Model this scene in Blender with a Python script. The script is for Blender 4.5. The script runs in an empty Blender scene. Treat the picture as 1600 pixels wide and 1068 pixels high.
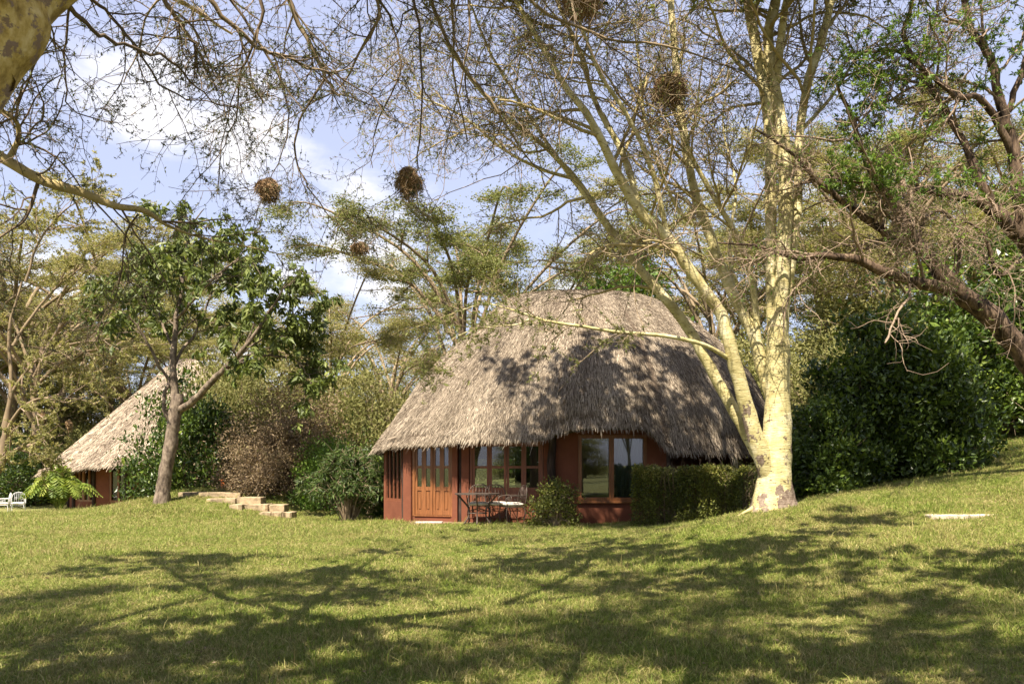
import bpy, math, random
import numpy as np
from mathutils import Vector, Matrix
R = math.radians
C = bpy.context.scene.collection
S = bpy.context.scene

# ------------------------------------------------------------------ camera
F = 1333.0; HZ = 725.0; CZ = 1.5
cam = bpy.data.cameras.new('camera'); co = bpy.data.objects.new('camera', cam); C.objects.link(co)
co.location = (0, 0, CZ); co.rotation_euler = (R(90), 0, 0)
cam.lens = 36.0*F/1600.0; cam.sensor_width = 36; cam.shift_y = (HZ-534)/1600.0
cam.clip_start = 0.05; cam.clip_end = 3000
S.camera = co
# ------------------------------------------------------------------ light
SUN_EL = R(57); SUN_AZ_VEC = Vector((-0.42, -0.91, 0)).normalized()
to_sun = Vector((SUN_AZ_VEC.x*math.cos(SUN_EL), SUN_AZ_VEC.y*math.cos(SUN_EL), math.sin(SUN_EL)))
sl = bpy.data.lights.new('sun', 'SUN'); sl.energy = 5.0; sl.angle = R(0.53); sl.color = (1.0, 0.90, 0.74)
so = bpy.data.objects.new('sun', sl); C.objects.link(so)
so.rotation_euler = to_sun.to_track_quat('Z', 'Y').to_euler(); so.location = (0, 0, 50)
W = bpy.data.worlds.new('World'); S.world = W; W.use_nodes = True
def world():
    nt = W.node_tree; nt.nodes.clear(); N = nt.nodes.new; L = nt.links.new
    out = N('ShaderNodeOutputWorld'); bg = N('ShaderNodeBackground'); bg.inputs[1].default_value = 0.062
    sky = N('ShaderNodeTexSky'); sky.sky_type = 'NISHITA'; sky.sun_disc = False
    sky.sun_elevation = SUN_EL; sky.sun_rotation = math.atan2(to_sun.x, to_sun.y)
    sky.air_density = 1.0; sky.dust_density = 1.2; sky.ozone_density = 1.2
    tc = N('ShaderNodeTexCoord')
    nz = N('ShaderNodeTexNoise'); nz.inputs['Scale'].default_value = 5.0; nz.inputs['Detail'].default_value = 7; nz.inputs['Roughness'].default_value = .58
    mp = N('ShaderNodeMapping'); mp.inputs['Scale'].default_value = (1, 1, 2.2)
    L(tc.outputs['Generated'], mp.inputs[0]); L(mp.outputs[0], nz.inputs['Vector'])
    acc = None
    for (px, py, rad) in ((230, 190, .13), (370, 230, .12), (540, 385, .13), (450, 425, .10), (610, 420, .10), (60, 560, .22), (1330, 400, .12), (330, 560, .14), (900, 640, .3)):
        d = Vector((px-800, F, HZ-py)).normalized()
        vd = N('ShaderNodeVectorMath'); vd.operation = 'DISTANCE'; vd.inputs[1].default_value = d
        L(tc.outputs['Generated'], vd.inputs[0])
        mr = N('ShaderNodeMapRange'); mr.inputs[1].default_value = 0; mr.inputs[2].default_value = rad; mr.inputs[3].default_value = .50; mr.inputs[4].default_value = 0
        L(vd.outputs['Value'], mr.inputs[0])
        if acc is None: acc = mr.outputs[0]
        else:
            mx = N('ShaderNodeMath'); mx.operation = 'MAXIMUM'; L(acc, mx.inputs[0]); L(mr.outputs[0], mx.inputs[1]); acc = mx.outputs[0]
    ad = N('ShaderNodeMath'); ad.operation = 'ADD'; L(acc, ad.inputs[0]); L(nz.outputs[0], ad.inputs[1])
    rm = N('ShaderNodeMapRange'); rm.interpolation_type = 'SMOOTHSTEP'; rm.inputs[1].default_value = .68; rm.inputs[2].default_value = .92
    L(ad.outputs[0], rm.inputs[0])
    # pale veil: thin white over the blue
    veil = N('ShaderNodeMixRGB'); veil.inputs[0].default_value = .58; veil.inputs[2].default_value = (5.2, 5.4, 7.3, 1)
    L(sky.outputs[0], veil.inputs[1])
    mix = N('ShaderNodeMixRGB'); mix.inputs[2].default_value = (7.0, 6.9, 7.2, 1)
    L(rm.outputs[0], mix.inputs[0]); L(veil.outputs[0], mix.inputs[1]); L(mix.outputs[0], bg.inputs[0]); L(bg.outputs[0], out.inputs[0])
world()
S.view_settings.view_transform = 'Standard'; S.view_settings.look = 'None'
S.view_settings.exposure = 1.5; S.view_settings.gamma = 1; S.view_settings.use_curve_mapping = False
S.render.engine = 'CYCLES'
try:
    S.cycles.max_bounces = 6; S.cycles.diffuse_bounces = 3; S.cycles.transparent_max_bounces = 8; S.cycles.use_denoising = True
except Exception: pass

# ------------------------------------------------------------------ helpers
def at(px, py, D): return np.array([(px-800)/F*D, D, CZ+(HZ-py)/F*D])
ORG = {}
def tag(o, label=None, cat=None, group=None, kind=None):
    if label: o['label'] = label
    if cat: o['category'] = cat
    if group: o['group'] = group
    if kind: o['kind'] = kind
    return o
def empty(name, loc, label, cat, group=None):
    o = bpy.data.objects.new(name, None); C.objects.link(o); o.location = tuple(float(v) for v in loc); o.empty_display_size = .2
    ORG[o.name] = np.array(loc, float); return tag(o, label, cat, group)
def make_mesh(name, V, Fc, rnd=None, smooth=False):
    V = np.asarray(V, np.float32).reshape(-1, 3); me = bpy.data.meshes.new(name)
    me.vertices.add(len(V)); me.vertices.foreach_set('co', V.ravel())
    if isinstance(Fc, np.ndarray):
        k = Fc.shape[1]; n = len(Fc)
        me.loops.add(n*k); me.loops.foreach_set('vertex_index', Fc.astype(np.int32).ravel())
        me.polygons.add(n); me.polygons.foreach_set('loop_start', np.arange(0, n*k, k, dtype=np.int32))
        try: me.polygons.foreach_set('loop_total', np.full(n, k, np.int32))
        except Exception: pass
    else:
        n = len(Fc); tot = [len(f) for f in Fc]
        me.loops.add(sum(tot)); me.loops.foreach_set('vertex_index', np.array([i for f in Fc for i in f], np.int32))
        me.polygons.add(n); me.polygons.foreach_set('loop_start', np.concatenate([[0], np.cumsum(tot)[:-1]]).astype(np.int32))
        try: me.polygons.foreach_set('loop_total', np.array(tot, np.int32))
        except Exception: pass
    me.polygons.foreach_set('use_smooth', np.full(n, bool(smooth)))
    if rnd is not None:
        a = me.attributes.new('rnd', 'FLOAT', 'POINT'); a.data.foreach_set('value', np.asarray(rnd, np.float32))
    me.update(); me.validate(clean_customdata=False)
    return me
def mk(name, V, Fc, mat, parent=None, rnd=None, smooth=False, **kw):
    V = np.asarray(V, float).reshape(-1, 3)
    if parent is not None: V = V-ORG[parent.name]
    elif 'origin' in kw: V = V-np.array(kw['origin'])
    me = make_mesh(name, V, Fc, rnd, smooth); me.materials.append(mat)
    o = bpy.data.objects.new(name, me); C.objects.link(o)
    if parent is not None: o.parent = parent; ORG[o.name] = ORG[parent.name]
    elif 'origin' in kw: o.location = kw['origin']; ORG[o.name] = np.array(kw['origin'], float)
    else: ORG[o.name] = np.zeros(3)
    for k in ('label', 'cat', 'group', 'kind'):
        if k in kw: tag(o, **{k: kw[k]})
    return o
def copy_tree(o, parent=None):
    c = o.copy(); C.objects.link(c)
    if parent is not None: c.parent = parent
    for ch in list(KIDS(o)): copy_tree(ch, c)
    return c
_k = {}
def KIDS(o): return [x for x in o.children]
class MB:
    """collects boxes, bars and lathes into one mesh"""
    def __init__(s): s.v = []; s.f = []; s.n = 0
    def add(s, V, Fc):
        V = np.asarray(V, float).reshape(-1, 3); s.v.append(V); s.f += [tuple(int(i)+s.n for i in f) for f in Fc]; s.n += len(V)
    def box8(s, P): s.add(P, [(0,3,2,1),(4,5,6,7),(0,1,5,4),(1,2,6,5),(2,3,7,6),(3,0,4,7)])
    def box(s, a, b):
        (x0,y0,z0),(x1,y1,z1) = a, b
        s.box8([(x0,y0,z0),(x1,y0,z0),(x1,y1,z0),(x0,y1,z0),(x0,y0,z1),(x1,y0,z1),(x1,y1,z1),(x0,y1,z1)])
    def tube(s, P, r, sides=8, cap=True):
        V, Q = tubes(np.array([P], float), np.array([r], float) if np.ndim(r) else np.full((1, len(P)), r), sides)
        f = [tuple(q) for q in Q]
        if cap:
            f.append(tuple(range(sides))[::-1]); f.append(tuple(len(V)-sides+i for i in range(sides)))
        s.add(V, f)
    def V(s): return np.concatenate(s.v)
    def build(s, name, mat, parent=None, **kw): return mk(name, s.V(), s.f, mat, parent, **kw)
def norm(v): return v/np.maximum(np.linalg.norm(v, axis=-1, keepdims=True), 1e-9)
def tubes(P, Rr, sides):
    """P (n,k,3), Rr (n,k) -> verts, quads"""
    n, k, _ = P.shape
    T = np.empty_like(P); T[:, 1:-1] = P[:, 2:]-P[:, :-2]; T[:, 0] = P[:, 1]-P[:, 0]; T[:, -1] = P[:, -1]-P[:, -2]; T = norm(T)
    avg = norm(P[:, -1]-P[:, 0]+1e-6); ax = np.eye(3)[np.argmin(np.abs(avg), axis=1)][:, None, :]
    U = norm(np.cross(T, np.broadcast_to(ax, T.shape))); Vv = np.cross(T, U)
    a = np.arange(sides)/sides*2*np.pi
    V = P[:, :, None, :]+Rr[:, :, None, None]*(U[:, :, None, :]*np.cos(a)[None, None, :, None]+Vv[:, :, None, :]*np.sin(a)[None, None, :, None])
    i = np.arange(n)[:, None, None]*k*sides; j = np.arange(k-1)[None, :, None]*sides; q = np.arange(sides)[None, None, :]; q2 = (q+1) % sides
    Q = np.stack([i+j+q, i+j+q2, i+j+sides+q2, i+j+sides+q], -1).reshape(-1, 4)
    return V.reshape(-1, 3), Q
def resample(P, r, k, rng=None, wob=0.0):
    """Catmull-Rom through hand points"""
    P = np.array(P, float); r = np.array(r, float); n = len(P)
    t = np.linspace(0, n-1-1e-6, k); i = t.astype(int); f = (t-i)[:, None]
    g = lambda j: P[np.clip(j, 0, n-1)]
    a, b, c, d = g(i-1), g(i), g(i+1), g(i+2)
    Q = .5*(2*b+(c-a)*f+(2*a-5*b+4*c-d)*f**2+(3*b-a-3*c+d)*f**3)
    rr = np.interp(t, np.arange(n), r)
    if rng is not None and wob:
        w = rng.normal(size=Q.shape)*wob; w[0] = 0; Q = Q+w
    return Q, rr
def grow(rng, P, Rr, nch, tr, L, ang, k, wig, trop, rk, rmin, lenfall=.5, jit=.35, up=None, rabs=None):
    """children of every polyline in P"""
    n, K, _ = P.shape
    t = rng.uniform(tr[0], tr[1], (n, nch)); t = np.sort(t, axis=1)
    x = t*(K-1); i = np.minimum(x.astype(int), K-2); f = (x-i)[..., None]
    ii = np.arange(n)[:, None]
    p = P[ii, i]*(1-f)+P[ii, i+1]*f; d = norm(P[ii, i+1]-P[ii, i]); r = Rr[ii, i]*(1-f[..., 0])+Rr[ii, i+1]*f[..., 0]
    p = p.reshape(-1, 3); d = d.reshape(-1, 3); r = r.reshape(-1); t = t.reshape(-1); m = len(p)
    perp = norm(np.cross(d, norm(rng.normal(size=(m, 3)))))
    if up is not None:
        perp = norm(perp+np.array(up)); perp = norm(perp-d*np.sum(perp*d, 1, keepdims=True))
    a = np.radians(ang+rng.normal(size=m)*12)[:, None]
    cd = norm(d*np.cos(a)+perp*np.sin(a))
    Ln = L*(1-lenfall*(t-tr[0])/(tr[1]-tr[0]+1e-6))*np.exp(rng.normal(size=m)*jit)
    step = (Ln/(k-1))[:, None]
    out = np.empty((m, k, 3)); out[:, 0] = p; trop = np.array(trop, float)
    for s in range(1, k):
        out[:, s] = out[:, s-1]+cd*step
        cd = norm(cd+rng.normal(size=(m, 3))*wig+trop)
    rb = np.minimum(r*rk, rabs if rabs else 9)
    rb = np.maximum(rb, rmin)
    rad = rb[:, None]*np.linspace(1, .45, k)[None, :]
    rad = np.maximum(rad, rmin*.6)
    return out, rad
def leafcards(rng, pos, L, w, dirv=None, rand=1.0, fold=.3, jit=.25):
    n = len(pos); d = rng.normal(size=(n, 3))*rand
    if dirv is not None: d = d+dirv
    d = norm(d); side = norm(np.cross(d, rng.normal(size=(n, 3)))); nr = np.cross(side, d)
    s = np.exp(rng.normal(size=(n, 1))*jit); Ls = L*s; ws = w*s
    V = np.stack([pos, pos+d*Ls*.45+side*ws+nr*ws*fold, pos+d*Ls, pos+d*Ls*.45-side*ws+nr*ws*fold], 1).reshape(-1, 3)
    b = np.arange(n)[:, None]*4
    Fc = np.stack([b+0, b+1, b+2, b+0, b+2, b+3], -1).reshape(-1, 3)
    return V, Fc
def sprigs(rng, P, per, L, w, nl=4, tr=(.2, 1), dirv=None):
    """feathery acacia leaves: small fans of leaflets along twigs P(n,k,3)"""
    n, K, _ = P.shape; t = rng.uniform(tr[0], tr[1], (n, per)); x = t*(K-1); i = np.minimum(x.astype(int), K-2); f = (x-i)[..., None]; ii = np.arange(n)[:, None]
    p = (P[ii, i]*(1-f)+P[ii, i+1]*f).reshape(-1, 3)
    p = np.repeat(p, nl, axis=0); r = np.repeat(rng.random(len(p)//nl), nl)
    V, Fc = leafcards(rng, p, L, w, dirv=dirv)
    return V, Fc, np.repeat(r, 4)

# ------------------------------------------------------------------ materials
def mat_base(name):
    m = bpy.data.materials.new(name); m.use_nodes = True; nt = m.node_tree
    return m, nt, nt.nodes['Principled BSDF'], nt.nodes['Material Output']
def ramp(nt, fac, stops):
    r = nt.nodes.new('ShaderNodeValToRGB'); e = r.color_ramp.elements
    while len(e) < len(stops): e.new(.5)
    for k, (p, c) in enumerate(stops): e[k].position = p; e[k].color = (*c, 1)
    nt.links.new(fac, r.inputs[0]); return r.outputs[0]
def noise(nt, scale, detail=4, rough=.55, vec=None, mapscale=None):
    n = nt.nodes.new('ShaderNodeTexNoise'); n.inputs['Scale'].default_value = scale; n.inputs['Detail'].default_value = detail; n.inputs['Roughness'].default_value = rough
    if vec is None: vec = nt.nodes.new('ShaderNodeTexCoord').outputs['Object']
    if mapscale:
        mp = nt.nodes.new('ShaderNodeMapping'); mp.inputs['Scale'].default_value = mapscale; nt.links.new(vec, mp.inputs[0]); vec = mp.outputs[0]
    nt.links.new(vec, n.inputs['Vector']); return n.outputs[0]
def mixc(nt, fac, a, b, mode='MIX'):
    m = nt.nodes.new('ShaderNodeMixRGB'); m.blend_type = mode
    for k, v in ((0, fac), (1, a), (2, b)):
        if isinstance(v, (int, float)): m.inputs[k].default_value = v
        elif isinstance(v, tuple): m.inputs[k].default_value = (*v, 1)
        else: nt.links.new(v, m.inputs[k])
    return m.outputs[0]
def bump(nt, bs, h, strength=.5, dist=.02):
    b = nt.nodes.new('ShaderNodeBump'); b.inputs['Strength'].default_value = strength; b.inputs['Distance'].default_value = dist
    nt.links.new(h, b.inputs['Height']); nt.links.new(b.outputs[0], bs.inputs['Normal'])
def attr(nt, name='rnd'):
    a = nt.nodes.new('ShaderNodeAttribute'); a.attribute_name = name; return a.outputs['Fac']
def leaf_mat(name, stops, transl=.35, rough=.45, spec=.4, tint=(1.0, 1.0, .55)):
    m, nt, bs, out = mat_base(name)
    c = ramp(nt, attr(nt), stops); nt.links.new(c, bs.inputs['Base Color']); bs.inputs['Roughness'].default_value = rough
    bs.inputs['Specular IOR Level'].default_value = spec
    tr = nt.nodes.new('ShaderNodeBsdfTranslucent'); nt.links.new(mixc(nt, 1.0, c, tint, 'MULTIPLY'), tr.inputs[0])
    mx = nt.nodes.new('ShaderNodeMixShader'); mx.inputs[0].default_value = transl
    nt.links.new(bs.outputs[0], mx.inputs[1]); nt.links.new(tr.outputs[0], mx.inputs[2]); nt.links.new(mx.outputs[0], out.inputs[0])
    return m
M = {}
M['leaf_acacia'] = leaf_mat('acacia_leaf', [(0, (.12, .14, .045)), (.5, (.19, .21, .07)), (1, (.31, .31, .12))], .45, .6, .2)  # leaf tones lightened in place of haze over the background trees
M['leaf_grey'] = leaf_mat('grey_acacia_leaf', [(0, (.08, .10, .05)), (.6, (.13, .15, .07)), (1, (.2, .2, .1))], .3, .6, .2)
M['leaf_yellow'] = leaf_mat('yellow_acacia_leaf', [(0, (.18, .185, .065)), (.5, (.29, .28, .105)), (1, (.44, .39, .18))], .45, .6, .2)  # paler leaf colour stands in for distance haze
M['leaf_bright'] = leaf_mat('bright_green_leaf', [(0, (.07, .13, .02)), (.6, (.13, .22, .035)), (1, (.24, .33, .06))], .4, .5, .3)
M['leaf_dark'] = leaf_mat('dark_glossy_leaf', [(0, (.022, .038, .009)), (.5, (.06, .10, .018)), (.82, (.14, .20, .028)), (1, (.26, .32, .05))], .3, .35, .45)
M['leaf_broad'] = leaf_mat('broad_tree_leaf', [(0, (.06, .08, .022)), (.6, (.12, .155, .036)), (1, (.25, .28, .08))], .3, .45, .3)
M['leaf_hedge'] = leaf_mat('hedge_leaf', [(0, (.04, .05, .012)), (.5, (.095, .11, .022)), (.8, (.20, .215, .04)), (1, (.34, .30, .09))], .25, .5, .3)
M['leaf_brown'] = leaf_mat('dry_brown_leaf', [(0, (.13, .10, .06)), (.5, (.24, .18, .11)), (.8, (.34, .26, .17)), (1, (.20, .20, .06))], .3, .7, .1, (1, .9, .6))
M['leaf_olive'] = leaf_mat('olive_bush_leaf', [(0, (.12, .13, .04)), (.5, (.20, .20, .065)), (1, (.31, .27, .12))], .3, .6, .2)
M['leaf_fern'] = leaf_mat('fern_leaf', [(0, (.11, .17, .025)), (.5, (.21, .28, .045)), (1, (.36, .40, .09))], .4, .5, .3)
M['leaf_bamboo'] = leaf_mat('narrow_leaf', [(0, (.025, .045, .010)), (.6, (.055, .09, .018)), (1, (.11, .16, .035))], .3, .45, .3)

def bark(name, stops, sc=6, stretch=(1, 1, .25), bstr=.6, bd=.02, patch=None, rough=.8):
    m, nt, bs, out = mat_base(name)
    n = noise(nt, sc, 6, .65, mapscale=stretch); c = ramp(nt, n, stops)
    if patch:
        n2 = noise(nt, patch[0], 5, .7, mapscale=patch[3] if len(patch) > 3 else (1, 1, .6)); f = ramp(nt, n2, [(patch[1]-.03, (0, 0, 0)), (patch[1]+.02, (1, 1, 1))])
        c = mixc(nt, f, c, patch[2])
    nt.links.new(c, bs.inputs['Base Color']); bs.inputs['Roughness'].default_value = rough; bs.inputs['Specular IOR Level'].default_value = .2
    bump(nt, bs, n, bstr, bd); return m
def fever_bark():
    m, nt, bs, out = mat_base('fever_tree_bark')
    tc = nt.nodes.new('ShaderNodeTexCoord'); O = tc.outputs['Object']
    n = noise(nt, 3.5, 5, .6, O); c = ramp(nt, n, [(.3, (.32, .27, .11)), (.5, (.50, .435, .215)), (.7, (.68, .61, .39))])
    # horizontal lenticel streaks
    n1 = noise(nt, 5, 3, .7, O, (1.2, 1.2, 9)); f1 = ramp(nt, n1, [(.56, (0, 0, 0)), (.64, (1, 1, 1))]); c = mixc(nt, mixc(nt, 1.0, f1, (.55, .55, .55), 'MULTIPLY'), c, (.24, .17, .055))
    n3 = noise(nt, 9, 3, .6, O, (1, 1, 2.5)); f3 = ramp(nt, n3, [(.64, (0, 0, 0)), (.67, (1, 1, 1))]); c = mixc(nt, f3, c, (.07, .045, .03))
    # grey-brown flaking bark, more towards the foot
    sx = nt.nodes.new('ShaderNodeSeparateXYZ'); nt.links.new(O, sx.inputs[0])
    mr = nt.nodes.new('ShaderNodeMapRange'); mr.inputs[1].default_value = .0; mr.inputs[2].default_value = 2.6; mr.inputs[3].default_value = .15; mr.inputs[4].default_value = -.03
    nt.links.new(sx.outputs[2], mr.inputs[0])
    n2 = noise(nt, 2.6, 6, .68, O, (1, 1, .8)); ad = nt.nodes.new('ShaderNodeMath'); ad.operation = 'ADD'; nt.links.new(n2, ad.inputs[0]); nt.links.new(mr.outputs[0], ad.inputs[1])
    f2 = ramp(nt, ad.outputs[0], [(.625, (0, 0, 0)), (.64, (1, 1, 1))]); fl = ramp(nt, noise(nt, 14, 4, .7, O), [(.35, (.10, .065, .045)), (.65, (.27, .21, .16))])
    c = mixc(nt, f2, c, fl)
    nt.links.new(c, bs.inputs['Base Color']); bs.inputs['Roughness'].default_value = .62; bs.inputs['Specular IOR Level'].default_value = .25
    h = mixc(nt, .5, n1, mixc(nt, .5, f2, n3)); bump(nt, bs, h, 1.0, .03); return m
M['bark_fever'] = fever_bark()
M['bark_near'] = bark('yellow_acacia_bark', [(.36, (.28, .19, .06)), (.5, (.56, .41, .15)), (.64, (.74, .60, .32))], 11, (1, 1, .6), 1.0, .03, (8, .55, (.28, .20, .16), (1, 1, 1)))
M['bark_yellowish'] = bark('yellow_branch_bark', [(.3, (.27, .21, .09)), (.7, (.46, .37, .18))], 6, (1, 1, 1), .4, .01)
M['bark_dark'] = bark('dark_twig_bark', [(.3, (.085, .06, .04)), (.7, (.19, .14, .09))], 8, (1, 1, 1), .4, .01)
M['bark_twig'] = bark('brown_twig_bark', [(.3, (.17, .125, .08)), (.7, (.32, .245, .16))], 8, (1, 1, 1), .4, .01)
M['bark_pink'] = bark('pinkish_twig_bark', [(.3, (.17, .12, .09)), (.7, (.32, .24, .17))], 8, (1, 1, 1), .4, .01)
M['bark_brown'] = bark('rough_brown_bark', [(.38, (.022, .015, .011)), (.5, (.10, .066, .045)), (.66, (.20, .14, .095))], 9, (1, 1, .3), 1.0, .035)
M['bark_grey'] = bark('grey_brown_bark', [(.34, (.05, .036, .028)), (.5, (.15, .115, .085)), (.68, (.27, .215, .16))], 9, (1, 1, .5), 1.0, .03)
M['bark_orange'] = bark('orange_acacia_bark', [(.3, (.15, .11, .07)), (.7, (.26, .195, .12))], 5, (1, 1, .5), .5, .02)

def ground_mat():
    m, nt, bs, out = mat_base('lawn_ground')
    g = nt.nodes.new('ShaderNodeNewGeometry').outputs['Position']
    n = noise(nt, .45, 5, .6, g); n2 = noise(nt, 9, 5, .7, g); n3 = noise(nt, 60, 3, .7, g)
    c = ramp(nt, n, [(.3, (.13, .16, .045)), (.5, (.19, .20, .065)), (.7, (.29, .25, .11))])
    c = mixc(nt, .6, c, ramp(nt, n2, [(.3, (.09, .11, .03)), (.7, (.27, .24, .10))]))
    c = mixc(nt, .45, c, ramp(nt, n3, [(.35, (.07, .06, .025)), (.65, (.27, .27, .10))]))
    nt.links.new(c, bs.inputs['Base Color']); bs.inputs['Roughness'].default_value = .95; bs.inputs['Specular IOR Level'].default_value = .1
    bump(nt, bs, mixc(nt, .5, n2, n3), .8, .03); return m
M['ground'] = ground_mat()
def grass_mat():
    m, nt, bs, out = mat_base('grass_blades')
    g = nt.nodes.new('ShaderNodeNewGeometry').outputs['Position']
    big = noise(nt, .55, 6, .75, g); mid = noise(nt, 4.5, 4, .7, g)
    green = ramp(nt, attr(nt), [(0, (.08, .12, .018)), (.5, (.17, .235, .034)), (1, (.31, .36, .07))])
    dry = ramp(nt, attr(nt), [(0, (.17, .135, .05)), (.5, (.36, .31, .115)), (1, (.56, .48, .23))])
    sm = nt.nodes.new('ShaderNodeMath'); sm.operation = 'ADD'; nt.links.new(big, sm.inputs[0]); nt.links.new(mid, sm.inputs[1])
    s2 = nt.nodes.new('ShaderNodeMath'); s2.operation = 'MULTIPLY_ADD'; s2.inputs[1].default_value = .35; nt.links.new(attr(nt, 'dry'), s2.inputs[0]); nt.links.new(sm.outputs[0], s2.inputs[2])
    f = nt.nodes.new('ShaderNodeMapRange'); f.inputs[1].default_value = .86; f.inputs[2].default_value = 1.22; nt.links.new(s2.outputs[0], f.inputs[0])
    c = mixc(nt, f.outputs[0], green, dry)
    nt.links.new(c, bs.inputs['Base Color']); bs.inputs['Roughness'].default_value = .6; bs.inputs['Specular IOR Level'].default_value = .2
    tr = nt.nodes.new('ShaderNodeBsdfTranslucent'); nt.links.new(c, tr.inputs[0]); mx = nt.nodes.new('ShaderNodeMixShader'); mx.inputs[0].default_value = .35
    nt.links.new(bs.outputs[0], mx.inputs[1]); nt.links.new(tr.outputs[0], mx.inputs[2]); nt.links.new(mx.outputs[0], out.inputs[0]); return m
M['grass'] = grass_mat()
def simple(name, col, rough=.8, spec=.3, nsc=6, var=.3, bstr=.3, bd=.01, stretch=None, metal=0):
    m, nt, bs, out = mat_base(name); n = noise(nt, nsc, 5, .6, mapscale=stretch)
    a = tuple(c*(1-var) for c in col); b = tuple(min(1, c*(1+var)) for c in col)
    nt.links.new(ramp(nt, n, [(.3, a), (.7, b)]), bs.inputs['Base Color']); bs.inputs['Roughness'].default_value = rough
    bs.inputs['Specular IOR Level'].default_value = spec; bs.inputs['Metallic'].default_value = metal
    bump(nt, bs, n, bstr, bd); return m
M['wall_red'] = simple('red_ochre_plaster', (.16, .056, .031), .85, .2, 2.2, .18, .35, .02)
M['wood'] = simple('varnished_wood', (.20, .078, .027), .42, .4, 5, .3, .2, .005, (6, 6, .6))
M['wood_red'] = simple('reddish_wood', (.17, .06, .03), .5, .4, 5, .3, .2, .005, (6, 6, .6))
M['log'] = simple('dark_log', (.045, .03, .024), .85, .2, 6, .5, .8, .02, (3, 3, .6))
M['iron'] = simple('wrought_iron', (.10, .075, .06), .5, .4, 20, .4, .3, .003, None, .4)
M['cushion'] = simple('cream_cushion', (.70, .64, .56), .9, .1, 8, .06, .2, .01)
M['mat'] = simple('pale_doormat', (.45, .40, .36), .95, .1, 20, .2, .4, .01)
M['stone'] = simple('pale_stone', (.30, .23, .145), .9, .2, 4, .55, 1.0, .04)
M['stone_slab'] = simple('pale_slab', (.46, .39, .30), .9, .2, 7, .4, .9, .03)  # the slab's own pale stone colour
M['terracotta'] = simple('terracotta', (.45, .12, .03), .8, .2, 6, .25)
M['floor'] = simple('terrace_floor', (.22, .13, .09), .8, .3, 4, .25)
M['inner'] = simple('dim_inner_wall', (.20, .15, .11), .9, .1, 2, .1)
M['curtain'] = simple('pale_curtain', (.42, .50, .44), .9, .1, 3, .08, .5, .03, (8, 8, .3))
M['canvas'] = simple('grey_tent_canvas', (.16, .15, .14), .9, .1, 3, .2)
M['white_paint'] = simple('white_painted_iron', (.6, .6, .6), .5, .3, 9, .1)
def nest_mat():
    m, nt, bs, out = mat_base('dry_grass_nest')
    nt.links.new(ramp(nt, attr(nt), [(0, (.13, .075, .035)), (.5, (.30, .19, .10)), (1, (.46, .33, .19))]), bs.inputs['Base Color']); bs.inputs['Roughness'].default_value = .9
    return m
M['nest'] = nest_mat()
def thatch_mat(name, g):
    m, nt, bs, out = mat_base(name)
    c = ramp(nt, attr(nt), [(0, tuple(g*v for v in (.10, .075, .055))), (.35, tuple(g*v for v in (.25, .205, .155))), (.75, tuple(g*v for v in (.42, .35, .265))), (1, tuple(g*v for v in (.60, .51, .40)))])
    w = noise(nt, .5, 4, .6); c = mixc(nt, .5, c, ramp(nt, w, [(.3, (.62, .58, .56)), (.7, (1, 1, 1))]), 'MULTIPLY')
    nt.links.new(c, bs.inputs['Base Color']); bs.inputs['Roughness'].default_value = .9; bs.inputs['Specular IOR Level'].default_value = .1
    return m
M['thatch'] = thatch_mat('weathered_thatch', .95); M['thatch_pale'] = thatch_mat('pale_thatch', 1.3)
M['thatch_base'] = simple('thatch_base', (.10, .075, .055), .95, .1, 14, .5, 1, .03)
def glass_mat():
    m, nt, bs, out = mat_base('window_glass'); nt.nodes.remove(bs)
    t = nt.nodes.new('ShaderNodeBsdfTransparent'); t.inputs[0].default_value = (.62, .66, .64, 1)
    g = nt.nodes.new('ShaderNodeBsdfGlossy'); g.inputs[0].default_value = (.9, .93, 1, 1); g.inputs[1].default_value = .015
    fr = nt.nodes.new('ShaderNodeFresnel'); fr.inputs[0].default_value = 1.9
    mx = nt.nodes.new('ShaderNodeMixShader'); nt.links.new(fr.outputs[0], mx.inputs[0]); nt.links.new(t.outputs[0], mx.inputs[1]); nt.links.new(g.outputs[0], mx.inputs[2])
    
    nt.links.new(mx.outputs[0], out.inputs[0]); return m
M['glass'] = glass_mat()

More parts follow.
